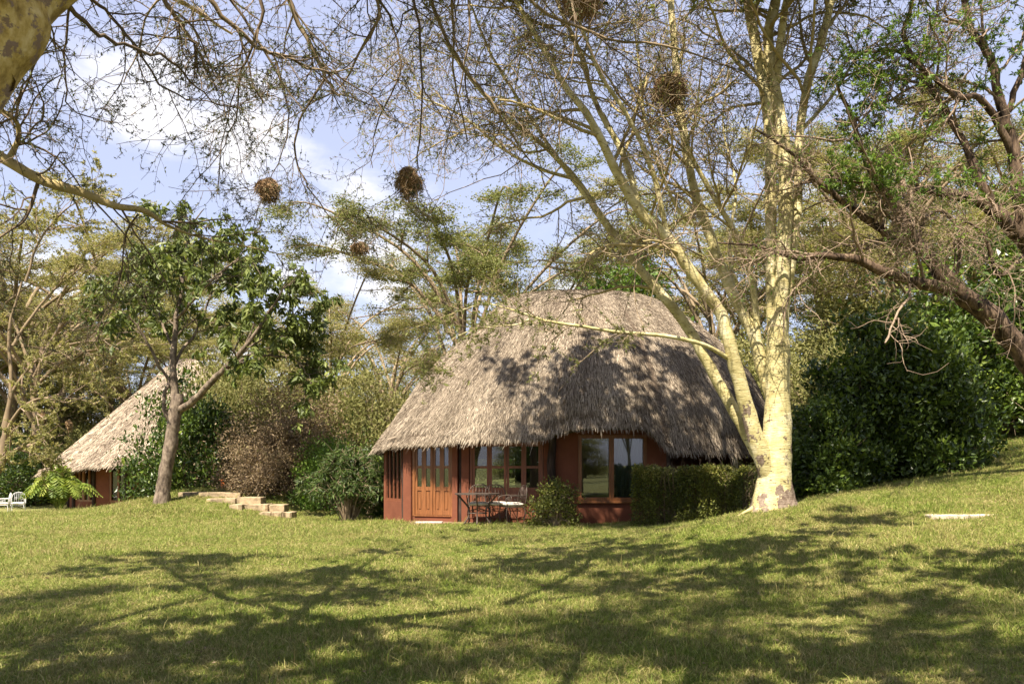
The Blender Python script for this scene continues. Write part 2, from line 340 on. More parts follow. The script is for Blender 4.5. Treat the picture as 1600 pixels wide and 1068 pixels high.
# ------------------------------------------------------------------ terrain
def _cp():
    pts = []
    def w(x, y, z): pts.append((x, y, z))
    def p(px, py, D): v = at(px, py, D); w(v[0], v[1], v[2])
    for x in (-8, -4, 0, 4): 
        w(x, -6, 0); w(x, 0, 0)
    for x in (-6, -3, 0, 3): w(x, 4, 0); w(x, 8, 0)
    w(-9, 12, -.02); w(-4, 12, .0); w(0, 12, 0); w(3, 11, .12); w(5.4, 10, .34); w(5, 6, .2); w(9, 6, .5)
    w(-12, 16, -.02); w(-6, 17, 0); w(0, 16, -.02); w(2.6, 16, .2); w(-3, 19.5, 0); w(0, 19.5, 0); w(-3, 21.5, 0); w(0, 21.5, 0); w(2.5, 21.5, .02); w(0, 25, 0); w(-2, 28, 0); w(2, 29, 0)
    p(1510, 808, 14); w(4.2, 13.5, .38); p(1205, 793, 16); p(1020, 821, 19.5); p(1170, 803, 17.5)
    p(1300, 773, 18); p(1400, 756, 19); p(1500, 736, 19.6); p(1450, 748, 18.6); p(1560, 712, 20.8); p(1600, 692, 21.6); p(1640, 680, 23); p(1600, 740, 17); p(1600, 775, 15)
    w(7, 24, .55); w(6, 28, .5); w(12, 28, 2.4); w(22, 26, 4); w(16, 14, 2.0)
    p(255, 786, 26); p(430, 809, 24.8); p(392, 799, 25.4); p(352, 788, 26.0); p(312, 778, 26.6); p(325, 768, 27.6); p(480, 808, 26); p(570, 816, 23.5); p(150, 796, 26); p(0, 806, 25); p(100, 803, 30); p(300, 767, 28.5); p(360, 767, 29.5)
    p(160, 795, 33); p(0, 802, 40); w(-20, 44, -.65); w(-14, 44, -.5); w(-26, 44, -.7); w(-9, 34, .5); w(-5, 30, .3); w(-14, 34, -.3); w(-12, 30, .1)
    for k in range(16):
        a = k/16*2*math.pi; r = 70; x, y = r*math.cos(a), 15+r*math.sin(a); w(x, y, 3.5*max(0, math.cos(a))**1.5-.3)
    return np.array(pts)
CP = _cp()
def _tps(CP):
    X = CP[:, :2]; n = len(X); d = np.linalg.norm(X[:, None]-X[None], axis=2)
    K = np.where(d > 0, d**2*np.log(d+1e-12), 0)+np.eye(n)*.15
    P = np.c_[np.ones(n), X]; A = np.zeros((n+3, n+3)); A[:n, :n] = K; A[:n, n:] = P; A[n:, :n] = P.T
    return np.linalg.solve(A, np.r_[CP[:, 2], 0, 0, 0])
TW = _tps(CP)
def H(x, y):
    x = np.atleast_1d(np.asarray(x, float)); y = np.atleast_1d(np.asarray(y, float)); sh = x.shape; x = x.ravel(); y = y.ravel()
    r = np.hypot(x, y-15); s = np.minimum(1, 70/np.maximum(r, 1e-6)); x = x*s; y = 15+(y-15)*s
    out = np.empty(len(x))
    for i in range(0, len(x), 20000):
        q = np.c_[x[i:i+20000], y[i:i+20000]]; d = np.linalg.norm(q[:, None]-CP[None, :, :2], axis=2)
        out[i:i+20000] = np.where(d > 0, d**2*np.log(d+1e-12), 0)@TW[:-3]+TW[-3]+q@TW[-2:]
    return out.reshape(sh)
def h1(x, y): return float(H([x], [y])[0])
def build_ground():
    xs = np.concatenate([-np.geomspace(900, 27, 14), np.arange(-25, 25.1, .35), np.geomspace(27, 900, 14)])
    ys = np.concatenate([-np.geomspace(900, 7, 14), np.arange(-5, 50, .35), np.geomspace(52, 1200, 16)])
    X, Y = np.meshgrid(xs, ys); Z = H(X, Y)
    rng = np.random.default_rng(3); fine = (np.abs(X) < 25) & (Y > -5) & (Y < 50)
    Z = Z+fine*rng.normal(size=Z.shape)*.006
    nx, ny = len(xs), len(ys); i = np.arange(ny-1)[:, None]*nx+np.arange(nx-1)[None]
    Q = np.stack([i, i+1, i+nx+1, i+nx], -1).reshape(-1, 4)
    return mk('ground', np.stack([X, Y, Z], -1).reshape(-1, 3), Q, M['ground'], smooth=True, kind='structure')
build_ground()

def build_grass():
    rng = np.random.default_rng(11); protos = []
    pc = bpy.data.collections.new('grass_patches')
    for v in range(5):
        n = 1500; r = .42*np.sqrt(rng.random(n)); a = rng.random(n)*2*np.pi
        # clumped
        cl = rng.random((60, 2))-.5; idx = rng.integers(0, 60, n); bx = np.where(rng.random(n) < .4, r*np.cos(a), cl[idx, 0]*.8+rng.normal(size=n)*.03); by = np.where(rng.random(n) < .4, r*np.sin(a), cl[idx, 1]*.8+rng.normal(size=n)*.03)
        hgt = .026*np.exp(rng.normal(size=n)*.4); w = .0026+.0018*rng.random(n)
        th = rng.random(n)*2*np.pi; lean = rng.normal(size=(n, 2))*.55; flat = rng.random(n) < .3; lean[flat] *= 2.2
        b = np.stack([bx, by, np.full(n, -.006)], 1); sd = np.stack([np.cos(th), np.sin(th), 0*th], 1)*w[:, None]
        mid = b+np.stack([lean[:, 0]*hgt*.35, lean[:, 1]*hgt*.35, hgt*.65], 1); tip = b+np.stack([lean[:, 0]*hgt*1.2, lean[:, 1]*hgt*1.2, hgt*np.where(flat, .55, 1.05)], 1)
        V = np.stack([b-sd, b+sd, mid+sd*.8, mid-sd*.8, tip], 1).reshape(-1, 3); o5 = np.arange(n)[:, None]*5
        Fc = np.concatenate([np.stack([o5+0, o5+1, o5+2], -1).reshape(-1, 3), np.stack([o5+0, o5+2, o5+3], -1).reshape(-1, 3), np.stack([o5+3, o5+2, o5+4], -1).reshape(-1, 3)])
        me = make_mesh('grass_patch', V, Fc, np.repeat(rng.random(n), 5))
        ad = me.attributes.new('dry', 'FLOAT', 'POINT'); ad.data.foreach_set('value', np.repeat(rng.normal(size=n)*.5, 5).astype(np.float32))
        me.materials.append(M['grass']); o = bpy.data.objects.new('grass_patch', me); pc.objects.link(o)
    # points
    pts = []
    for (d0, d1, sp, sc) in ((3.2, 11, .30, 1.0), (11, 19, .38, 1.18), (19, 33, .60, 1.6)):
        ys = np.arange(d0, d1, sp)
        for y in ys:
            xm = y*.66+1.5
            xs = np.arange(-xm, xm, sp); xs = xs+rng.normal(size=len(xs))*sp*.3; yy = y+rng.normal(size=len(xs))*sp*.3
            for x, q in zip(xs, yy): pts.append((x, q, sc))
    pts = np.array(pts)
    x, y = pts[:, 0], pts[:, 1]
    ok = ~((y > 21.1) & (x > -2.9) & (x < 6.8)) & ~((y > 22.3) & (x > -3.4) & (x < 7.5))
    ok &= ~((np.abs(x-4.86) < .45) & (np.abs(y-16.05) < .4))
    pts = pts[ok]; x, y = pts[:, 0], pts[:, 1]
    z = H(x, y); e = .3; nx = -(H(x+e, y)-z)/e; ny = -(H(x, y+e)-z)/e
    rx = np.arctan(-ny); ry = np.arctan(nx)
    me = bpy.data.meshes.new('lawn_grass'); me.vertices.add(len(x)); me.vertices.foreach_set('co', np.stack([x, y, z], 1).astype(np.float32).ravel())
    spin = rng.random(len(x))*2*np.pi
    eul = np.array([tuple((Matrix.Rotation(float(b), 3, 'Y')@Matrix.Rotation(float(a), 3, 'X')@Matrix.Rotation(float(c), 3, 'Z')).to_euler()) for a, b, c in zip(rx, ry, spin)], np.float32)
    ra = me.attributes.new('rot', 'FLOAT_VECTOR', 'POINT'); ra.data.foreach_set('vector', eul.ravel())
    sa = me.attributes.new('scl', 'FLOAT_VECTOR', 'POINT'); wv = np.sin(x*1.1+np.sin(y*.9)*1.5)*np.sin(y*1.3+np.sin(x*.7)*2)+.6*np.sin(x*3.1+y*2.3)*np.sin(y*3.7-x); s = pts[:, 2]*(.85+.3*rng.random(len(x)))*(1-.10*wv); sa.data.foreach_set('vector', np.stack([s, s, s*(.65+.6*rng.random(len(x)))*np.clip(1-.38*wv, .35, 1.7)], 1).astype(np.float32).ravel())
    o = bpy.data.objects.new('lawn_grass', me); C.objects.link(o)
    tag(o, 'short mown green and straw coloured grass covering the whole lawn', 'grass', kind='stuff')
    ng = bpy.data.node_groups.new('scatter_grass', 'GeometryNodeTree')
    ng.interface.new_socket('Geometry', in_out='INPUT', socket_type='NodeSocketGeometry'); ng.interface.new_socket('Geometry', in_out='OUTPUT', socket_type='NodeSocketGeometry')
    N = ng.nodes.new; L = ng.links.new
    gi = N('NodeGroupInput'); go = N('NodeGroupOutput'); ip = N('GeometryNodeInstanceOnPoints'); ci = N('GeometryNodeCollectionInfo')
    ci.inputs['Collection'].default_value = pc; ci.inputs['Separate Children'].default_value = True
    ip.inputs['Pick Instance'].default_value = True
    r1 = N('GeometryNodeInputNamedAttribute'); r1.data_type = 'FLOAT_VECTOR'; r1.inputs[0].default_value = 'rot'
    r2 = N('GeometryNodeInputNamedAttribute'); r2.data_type = 'FLOAT_VECTOR'; r2.inputs[0].default_value = 'scl'
    L(gi.outputs[0], ip.inputs['Points']); L(ci.outputs[0], ip.inputs['Instance']); L(r1.outputs[0], ip.inputs['Rotation']); L(r2.outputs[0], ip.inputs['Scale']); L(ip.outputs[0], go.inputs[0])
    md = o.modifiers.new('scatter', 'NODES'); md.node_group = ng
build_grass()

# ------------------------------------------------------------------ thatched roofs
class Roof:
    def __init__(s, cx, cy, a, bf, bb, r0, r1, profL, profR, eave, ztop, e=2.25, ry=None):
        s.cx, s.cy, s.a, s.bf, s.bb, s.r0, s.r1, s.pl, s.pr, s.eave, s.zt, s.e = cx, cy, a, bf, bb, r0, r1, profL, profR, eave, ztop, e
        s.ry = cy if ry is None else ry
    def P(s, th, rho):
        c, q = np.cos(th), np.sin(th); b = np.where(q < 0, s.bf, s.bb)
        rx = s.cx+s.a*np.sign(c)*np.abs(c)**(2/s.e); ryy = s.cy+b*np.sign(q)*np.abs(q)**(2/s.e)
        kx = s.r0+(s.r1-s.r0)*(.5+.5*np.sign(c)*np.abs(c)**(2/s.e)); ky = s.ry
        x = kx*(1-rho)+rx*rho; y = ky*(1-rho)+ryy*rho
        zl = np.interp(rho, s.pl[0], s.pl[1]); zr = np.interp(rho, s.pr[0], s.pr[1]); w = .5+.5*c
        f = zl*(1-w)+zr*w  # 1 at ridge 0 at eave
        ze = s.eave(rx); ze = np.where(q < .15, ze, ze*0+1.8)
        wob = .05*np.sin(th*9+rho*4)*rho+.04*np.sin(th*17-rho*9)*rho
        z = ze+(s.zt-ze)*f+wob*(rho < .97)-.075*(np.abs(x-(s.r0+s.r1)/2)/1.3)**2*np.clip(f-.45, 0, 1)*1.2+.07*np.clip(f, 0, 1)
        return np.stack([x, y, z], -1)
    def frame(s, th, rho):
        e = .01; p = s.P(th, rho); pr = s.P(th, np.minimum(rho+e, 1)); pr0 = s.P(th, np.minimum(rho+e, 1)-e); dn = norm(pr-pr0)
        pt = s.P(th+e, rho); tt = norm(pt-p+1e-9); n = norm(np.cross(dn, tt)); n = np.where(n[..., 2:3] < 0, -n, n)
        return p, dn, tt, n
def strands(rng, rf, n, L, w, front, thick=.22, rim=6000, lift=.015):
    th = rng.random(n*3)*2*np.pi; rho = np.sqrt(rng.random(n*3))
    keep = (np.sin(th) < .1) | (rng.random(n*3) < .22) if front else np.ones(n*3, bool)
    th, rho = th[keep][:n], rho[keep][:n]; rho = np.maximum(rho-.0, .01)
    n = len(th)
    p, dn, tt, nn = rf.frame(th, rho)
    def mkstr(p, dn, tt, nn, L, w, lift):
        m = len(p); d = norm(dn+tt*rng.normal(size=(m, 1))*.13+nn*rng.normal(size=(m, 1))*.03)
        Ls = (L*np.exp(rng.normal(size=m)*.3))[:, None]; ws = (w*(.6+.8*rng.random(m)))[:, None]
        li = (lift*(.3+1.2*rng.random(m)))[:, None]
        sd = norm(np.cross(d, nn)); tw = rng.normal(size=(m, 1))*.5; sd = norm(sd+nn*tw)
        b = p-nn*.02; mid = p+d*Ls*.55+nn*li*.8; tip = p+d*Ls+nn*li*1.1-np.array([0, 0, .02])
        V = np.stack([b-sd*ws, b+sd*ws, tip+sd*ws*.4, tip-sd*ws*.4], 1).reshape(-1, 3)
        o = np.arange(m)[:, None]*4
        return V, o+np.array([[0, 1, 2, 3]])
    V, Q = mkstr(p, dn, tt, nn, L, w, lift); base = np.clip(.47+.34*rng.normal(size=n)+.12*np.sin(th*23+5*rho), 0, 1)
    rd = np.repeat(base, 4)
    # rim fringe
    th = rng.random(rim)*2*np.pi; rho = 1-.03*rng.random(rim)
    p, dn, tt, nn = rf.frame(th, rho); dn = norm(dn*.8+np.array([0, 0, -.35])+rng.normal(size=dn.shape)*.12)
    p = p-nn*(rng.random((rim, 1))*thick)-dn*.05
    V2, Q2 = mkstr(p, dn, tt, nn, L*.55, w*.9, .01); rd2 = np.repeat(np.clip(.36+.22*rng.normal(size=rim), 0, 1), 4)
    return np.concatenate([V, V2]), np.concatenate([Q, Q2+len(V)]), np.concatenate([rd, rd2])
def roof_shell(rf, thick, nt=96, nr=22):
    th = np.linspace(0, 2*np.pi, nt, endpoint=False); rho = np.linspace(0.0, 1, nr)
    T, Rh = np.meshgrid(th, rho); P, dn, tt, nn = rf.frame(T, np.maximum(Rh, .02)); P = rf.P(T, Rh)-nn*.015
    inn = rf.P(T, np.maximum(Rh*.985, 0)); inn = inn-np.array([0, 0, thick])
    V = np.concatenate([P.reshape(-1, 3), inn.reshape(-1, 3)]); n = nt*nr; f = []
    for j in range(nr-1):
        for i in range(nt):
            a, b = j*nt+i, j*nt+(i+1) % nt; f.append((a, b, b+nt, a+nt)); f.append((n+a+nt, n+b+nt, n+b, n+a))
    for i in range(nt): a, b = (nr-1)*nt+i, (nr-1)*nt+(i+1) % nt; f.append((a, b, n+b, n+a))
    return V, f
profL = ([0, .08, .16, .25, .33, .41, .51, .61, .71, .81, .9, 1], [1, .992, .97, .92, .85, .765, .665, .55, .42, .275, .14, 0])
profR = ([0, .1, .21, .3, .4, .51, .62, .71, .8, .87, .93, 1], [1, .99, .96, .925, .87, .80, .71, .61, .49, .375, .25, 0])
def eave_main(x):
    return np.interp(x, [-3.9, -3.2, -1.5, .6, 1.0, 1.5, 3.2, 3.5, 3.8, 6, 7.5], [1.93, 2.04, 2.12, 2.14, 2.26, 2.42, 2.44, 2.2, 1.84, 1.80, 1.86])
main_roof = Roof(1.78, 24.9, 5.75, 4.35, 4.3, .7, 3.3, profL, profR, eave_main, 6.5, 2.35)

hut = empty('thatched_cottage', (1.8, 24.5, 0), 'large domed thatched cottage with red ochre walls and glazed wooden doors in the middle', 'cottage')
def build_hut_roof(parent, rf, n, L, w, matt, seed, rim, front=True):
    V, f = roof_shell(rf, .26); ro = mk('roof', V, f, M['thatch_base'], parent, smooth=True)
    rng = np.random.default_rng(seed); V, Q, rd = strands(rng, rf, n, L, w, front, rim=rim)
    mk('thatch', V, Q, matt, ro, rnd=rd, kind='stuff')
build_hut_roof(hut, main_roof, 210000, .16, .0052, M['thatch'], 5, 40000)

class Seg:
    """a vertical wall plane between two plan points; s along, t outward (towards camera)"""
    def __init__(s, a, b):
        s.a = np.array(a, float); s.b = np.array(b, float); d = s.b-s.a; s.L = np.linalg.norm(d); s.d = d/s.L; s.n = np.array([s.d[1], -s.d[0]])
    def pt(s, u, z, t): q = s.a+s.d*u+s.n*t; return (q[0], q[1], z)
    def box(s, mb, u0, u1, z0, z1, t0, t1): mb.box8([s.pt(u0, z0, t1), s.pt(u1, z0, t1), s.pt(u1, z0, t0), s.pt(u0, z0, t0), s.pt(u0, z1, t1), s.pt(u1, z1, t1), s.pt(u1, z1, t0), s.pt(u0, z1, t0)])
def xp(px, D): return ((px-800)/F*D, D)
def frame_rect(seg, mb, u0, u1, z0, z1, w, t0, t1):
    seg.box(mb, u0, u0+w, z0, z1, t0, t1); seg.box(mb, u1-w, u1, z0, z1, t0, t1); seg.box(mb, u0+w, u1-w, z0, z0+w, t0, t1); seg.box(mb, u0+w, u1-w, z1-w, z1, t0, t1)
def door_leaf(seg, u0, u1, z0, z1, parent, wood, swing=0.0):
    """folding leaf: stiles, rails, two panes over a raised panel"""
    w = .062; zm1 = z0+(z1-z0)*.37; zm2 = z0+(z1-z0)*.675; mb = MB(); t = .02+swing
    seg.box(mb, u0, u0+w, z0, z1, t-.022, t+.022); seg.box(mb, u1-w, u1, z0, z1, t-.022, t+.022)
    for (a, b) in ((z0, z0+.12), (zm1-.05, zm1+.05), (zm2-.03, zm2+.03), (z1-.075, z1)): seg.box(mb, u0+w, u1-w, a, b, t-.02, t+.018)
    leaf = mb.build('door_leaf', wood, parent)
    for (a, b) in ((zm1+.05, zm2-.03), (zm2+.03, z1-.075)):
        m = MB(); seg.box(m, u0+w, u1-w, a, b, t-.004, t+.002); m.build('pane', M['glass'], leaf)
    m = MB(); seg.box(m, u0+w, u1-w, z0+.12, zm1-.05, t-.012, t-.002); seg.box(m, u0+w+.03, u1-w-.03, z0+.15, zm1-.08, t-.002, t+.012); m.build('panel', wood, leaf)
    return leaf
def build_hut_walls():
    Z1 = 2.75
    # left return window
    s0 = Seg(xp(604, 23.5), xp(637, 22.45)); mb = MB(); s0.box(mb, 0, s0.L-.12, -.15, .52, -.12, .06); mb.build('dwarf_wall', M['wall_red'], hut)
    mb = MB(); frame_rect(s0, mb, .0, s0.L-.1, .52, 2.1, .06, -.03, .04)
    for k in (1, 2, 3, 4): u = k*(s0.L-.1)/5; s0.box(mb, u-.02, u+.02, .58, 2.04, -.02, .03)
    wf = mb.build('window_frame', M['wood_red'], hut); m = MB(); s0.box(m, .06, s0.L-.16, .58, 2.04, -.01, -.004); m.build('pane', M['glass'], wf)
    def logp(px, D, y0, y1, r, bend=0, name='log_post'):
        z0, z1 = -.1, (2.6 if px > 700 else 2.15); P = []
        for k in range(9):
            f = k/8; P.append((at(px, 0, D)[0]+bend*math.sin(f*3)+.012*math.sin(k*2.3), D+.01*math.cos(k*3), z0+(z1-z0)*f))
        Q, rr = resample(P, [r*(1+.12*math.sin(k*1.7)) for k in range(9)], 17); m = MB(); m.tube(Q, rr, 10); m.build(name, M['log'], hut, smooth=True)
    logp(632, 22.6, 0, 0, .07)
    s1 = Seg(xp(646, 22.25), xp(709, 21.9))
    mb = MB(); q = Seg(xp(634, 22.42), xp(646, 22.25)); q.box(mb, .0, q.L, -.15, 2.2, -.1, .10); mb.build('pier', M['wall_red'], hut)
    # first set of folding doors
    def bank(seg, zb, zt, n, wood, gap=.006):
        mb = MB(); seg.box(mb, 0, .06, zb-.04, zt+.1, -.06, .06); seg.box(mb, seg.L-.06, seg.L, zb-.04, zt+.1, -.06, .06); seg.box(mb, .06, seg.L-.06, zt, zt+.1, -.06, .06); seg.box(mb, .06, seg.L-.06, zb-.04, zb-.008, -.06, .08)
        mb.build('door_frame', wood, hut); W_ = (seg.L-.12)/n
        for k in range(n): door_leaf(seg, .06+k*W_+gap/2, .06+(k+1)*W_-gap/2, zb, zt, hut, wood, swing=.012*((k % 2)*2-1))
        m = MB(); seg.box(m, 0, seg.L, zt+.1, 2.4 if seg.a[0] < -1.5 else Z1, -.1, .05); m.build('lintel_wall', M['wall_red'], hut)
        m = MB(); seg.box(m, 0, seg.L, -.15, zb-.04, -.1, .05); m.build('threshold', M['wall_red'], hut)
    bank(s1, .20, 2.02, 4, M['wood'])
    for (a, b, Dm) in ((708.5, 716.5, 21.82), (722.5, 734, 21.76)):
        q = Seg(xp(a, Dm), xp(b, Dm-.03)); mb = MB(); q.box(mb, 0, q.L, -.15, Z1, -.12, .12); mb.build('pier', M['wall_red'], hut)
    logp(719.5, 21.78, 0, 0, .065, .02)
    s2 = Seg(xp(734.5, 21.72), xp(849, 21.6)); bank(s2, .18, 2.03, 4, M['wood_red'])
    # right wall with big window
    s3 = Seg(xp(849.5, 21.55), xp(1040, 21.55)); u = lambda px: at(px, 0, 21.55)[0]-s3.a[0]
    zs, zt = .58, 2.24
    for name, (a, b, z0, z1) in {'w1': (0, u(903), -.15, Z1), 'w2': (u(1010), s3.L, -.15, Z1), 'w3': (u(903), u(1010), -.15, zs), 'w4': (u(903), u(1010), zt, Z1)}.items():
        mb = MB(); s3.box(mb, a, b, z0, z1, -.12, .08 if name in ('w1', 'w2') else .077); mb.build('wall', M['wall_red'], hut)
    mb = MB(); um = u(955); frame_rect(s3, mb, u(903)+.002, u(1010)-.002, zs+.002, zt-.002, .085, -.05, .10); s3.box(mb, um-.06, um+.06, zs+.087, zt-.087, -.04, .095)
    wf = mb.build('window_frame', M['wood'], hut)
    for (a, b) in ((u(903)+.087, um-.06), (um+.06, u(1010)-.087)):
        m = MB(); s3.box(m, a, b, zs+.087, zt-.087, .0, .006); m.build('pane', M['glass'], wf)
    m = MB(); s3.box(m, u(903)-.03, u(1010)+.03, zs-.05, zs, .077, .15); m.build('sill', M['wood'], wf)
    # curtain behind the right pane, wavy
    cu = MB(); n = 40; V = []; 
    for k in range(n+1):
        uu = um+.02+(u(1010)-um-.05)*k/n; t = -.25+.03*math.sin(k*1.3)
        V += [s3.pt(uu, zs, t), s3.pt(uu, zt, t)]
    cu.add(V, [(2*k, 2*k+2, 2*k+3, 2*k+1) for k in range(n)]); cu.build('curtain', M['curtain'], hut, smooth=True)
    logp(866, 21.38, 0, 0, .10, -.07)
    # veranda on the right: dark recess with back wall, posts
    sr = Seg(xp(1040, 21.5), xp(1046, 24.4)); mb = MB(); sr.box(mb, 0.05, sr.L, -.15, Z1, -.12, .0); mb.build('side_wall', M['wall_red'], hut)
    sb = Seg(xp(1046, 24.5), (7.1, 24.6)); mb = MB(); sb.box(mb, 0, sb.L, -.15, Z1, -.12, .0); mb.build('veranda_back_wall', M['wall_red'], hut)
    for px, D in ((1046, 21.2), (1110, 21.4), (1158, 21.9)):
        P = [at(px, 0, D)*[1, 1, 0]+[.02*math.sin(k), .0, -.1+k*.36] for k in range(8)]; m = MB(); m.tube(P, .055, 8); m.build('veranda_post', M['log'], hut, smooth=True)
    mb = MB(); s4 = Seg(xp(1145, 21.95), xp(1156, 22.0)); s4.box(mb, 0, s4.L, 1.0, 2.2, 0, .02); mb.build('pale_blind', M['cushion'], hut)
    # hidden rear wall ring with a window, and floor
    th = np.linspace(math.radians(188), math.radians(-8), 26); pr = []
    for a in th:
        c, q = math.cos(a), math.sin(a); pr.append((1.78+4.4*np.sign(c)*abs(c)**.9, 24.9+3.4*np.sign(q)*abs(q)**.9))
    pr[0] = tuple(s0.a)
    for k in range(len(pr)-1):
        sg = Seg(pr[k+1], pr[k]) ; mx = (pr[k][0]+pr[k+1][0])/2; my = (pr[k][1]+pr[k+1][1])/2
        mb = MB()
        if my > 27.5 and -1.9 < mx < .3:
            sg.box(mb, 0, sg.L, -.3, .5, -.08, .08); m2 = MB(); sg.box(m2, 0, sg.L, 1.9, 2.2, -.08, .08); m2.build('rear_lintel', M['wall_red'], hut)
        else: sg.box(mb, 0, sg.L+.02, -.3, 2.15, -.08, .08)
        mb.build('rear_wall', M['wall_red'], hut)
    mb = MB(); ring = [(*s0.a, .12), (*s0.b, .12), (*s1.a, .12), (*s1.b, .12), (*s2.a, .12), (*s2.b, .12), (*s3.b, .12)]+[(x, y, .12) for x, y in pr[::-1]]
    mb.add(ring, [tuple(range(len(ring)))]); mb.build('floor', M['floor'], hut)
    # terrace strip
    mb = MB(); mb.box8([(-2.6, 21.05, -.2), (1.0, 20.95, -.2), (1.0, 21.5, -.2), (-2.6, 22.1, -.2), (-2.6, 21.05, .035), (1.0, 20.95, .035), (1.0, 21.5, .035), (-2.6, 22.1, .035)]); mb.build('terrace', M['floor'], hut)
build_hut_walls()
m = MB(); m.box((-2.42, 21.2, .037), (-1.75, 21.62, .06)); m.build('doormat', M['mat'], label='pale doormat lying in front of the left folding doors', cat='doormat')

# left cottage
profL2 = ([0, .1, .4, .7, 1], [1, .93, .62, .30, 0]); 
hut2_roof = Roof(-17.0, 44.0, 6.6, 6.0, 6.0, -17.1, -16.4, profL2, profL2, lambda x: np.interp(x, [-23.6, -22.4, -21.9, -19, -15], [1.15, 1.1, .9, 1.45, 1.6]), 6.9, 2.0)
hut2 = empty('thatched_cottage', (-17, 44, -.6), 'smaller pale thatched cottage seen partly behind the leafy tree on the left', 'cottage')
build_hut_roof(hut2, hut2_roof, 80000, .24, .0085, M['thatch_pale'], 8, 14000)
def build_hut2_walls():
    ring = []
    for a in np.linspace(math.radians(172), math.radians(372), 21): ring.append((-17+5.2*math.cos(a), 44+4.7*math.sin(a)))
    kinds = ['w', 'd', 'd', 'w', 'w', 'g', 'g', 'w', 'g', 'w', 'w', 'w', 'g', 'w', 'w', 'w', 'w', 'w', 'w', 'w']
    for k in range(20):
        sg = Seg(ring[k], ring[k+1]); zb = -1.0; kd = kinds[k]
        if kd == 'w':
            mb = MB(); sg.box(mb, 0, sg.L, zb, 1.9, -.1, .08); mb.build('wall', M['wall_red'], hut2)
        else:
            lo = -.25 if kd == 'g' else -.5
            mb = MB(); sg.box(mb, 0, sg.L, zb, lo, -.1, .08); mb.build('wall', M['wall_red'], hut2)
            mb = MB(); frame_rect(sg, mb, 0, sg.L, lo, 1.7, .09, -.05, .07); um = sg.L/2; sg.box(mb, um-.05, um+.05, lo+.09, 1.61, -.04, .06); fr = mb.build('window_frame', M['wood'], hut2)
            for (a, b) in ((.09, um-.05), (um+.05, sg.L-.09)):
                m = MB(); sg.box(m, a, b, lo+.09, 1.61, -.005, .0); m.build('pane', M['glass'], fr)
        if k in (1, 3, 5, 7, 9):
            p = ring[k]; m = MB(); m.tube([(p[0]+sg.n[0]*.12, p[1]+sg.n[1]*.12, -1+j*.5) for j in range(6)], .09, 8); m.build('log_post', M['log'], hut2, smooth=True)
    n = 24; V = []
    for k in range(n): a = k/n*2*math.pi; V += [(-17+4.6*math.cos(a), 44+4.2*math.sin(a), -.4)]
    mb = MB(); mb.add(V, [tuple(range(n))]); mb.build('floor', M['floor'], hut2)
build_hut2_walls()

# ------------------------------------------------------------------ trees
def vis_branch(mat, parent, P, Rr, sides, name, stuff=False, rng=None):
    V, Q = tubes(P, Rr, sides); o = mk(name, V, Q, mat, parent, smooth=True)
    if stuff: o['kind'] = 'stuff'
    return o
RS = [1.0]
def hand(rng, pts, k, wob=0.0):
    """pts: list of (px,py,D,r) or ('w',x,y,z,r)"""
    P, r = [], []
    for q in pts:
        if q[0] == 'w': P.append(q[1:4]); r.append(q[4])
        else: P.append(at(*q[:3])); r.append(q[3]*RS[0])
    return resample(P, r, k, rng, wob)
def organic(V, rng, amp, sc=6.0):
    """lumpy displacement so that stems are not perfect cylinders"""
    ph = rng.random(6)*6
    d = amp*(np.sin(V[:, 0]*sc*1.7+ph[0])*np.sin(V[:, 2]*sc+ph[1])+.6*np.sin(V[:, 1]*sc*2.3+ph[2]+V[:, 2]*sc*1.9)+.4*np.sin(V[:, 2]*sc*4.1+ph[3]+V[:, 0]*9))
    return V+np.stack([d, d*.6*np.sin(V[:, 2]*3), d*.3], 1)
def limb(rng, pts, mat, parent, name='limb', k=28, sides=10, wob=.0, amp=.006):
    P, r = hand(rng, pts, k, wob); V, Q = tubes(P[None], r[None], sides); V = organic(V, rng, amp)
    mk(name, V, Q, mat, parent, smooth=True); return P, r
def batch(lst, k):
    """resample several limbs to the same point count"""
    PP, RR = [], []
    for P, r in lst:
        t = np.linspace(0, len(P)-1, k); i = np.minimum(t.astype(int), len(P)-2); f = (t-i)[:, None]
        PP.append(P[i]*(1-f)+P[i+1]*f); RR.append(r[i]*(1-f[:, 0])+r[i+1]*f[:, 0])
    return np.array(PP), np.array(RR)

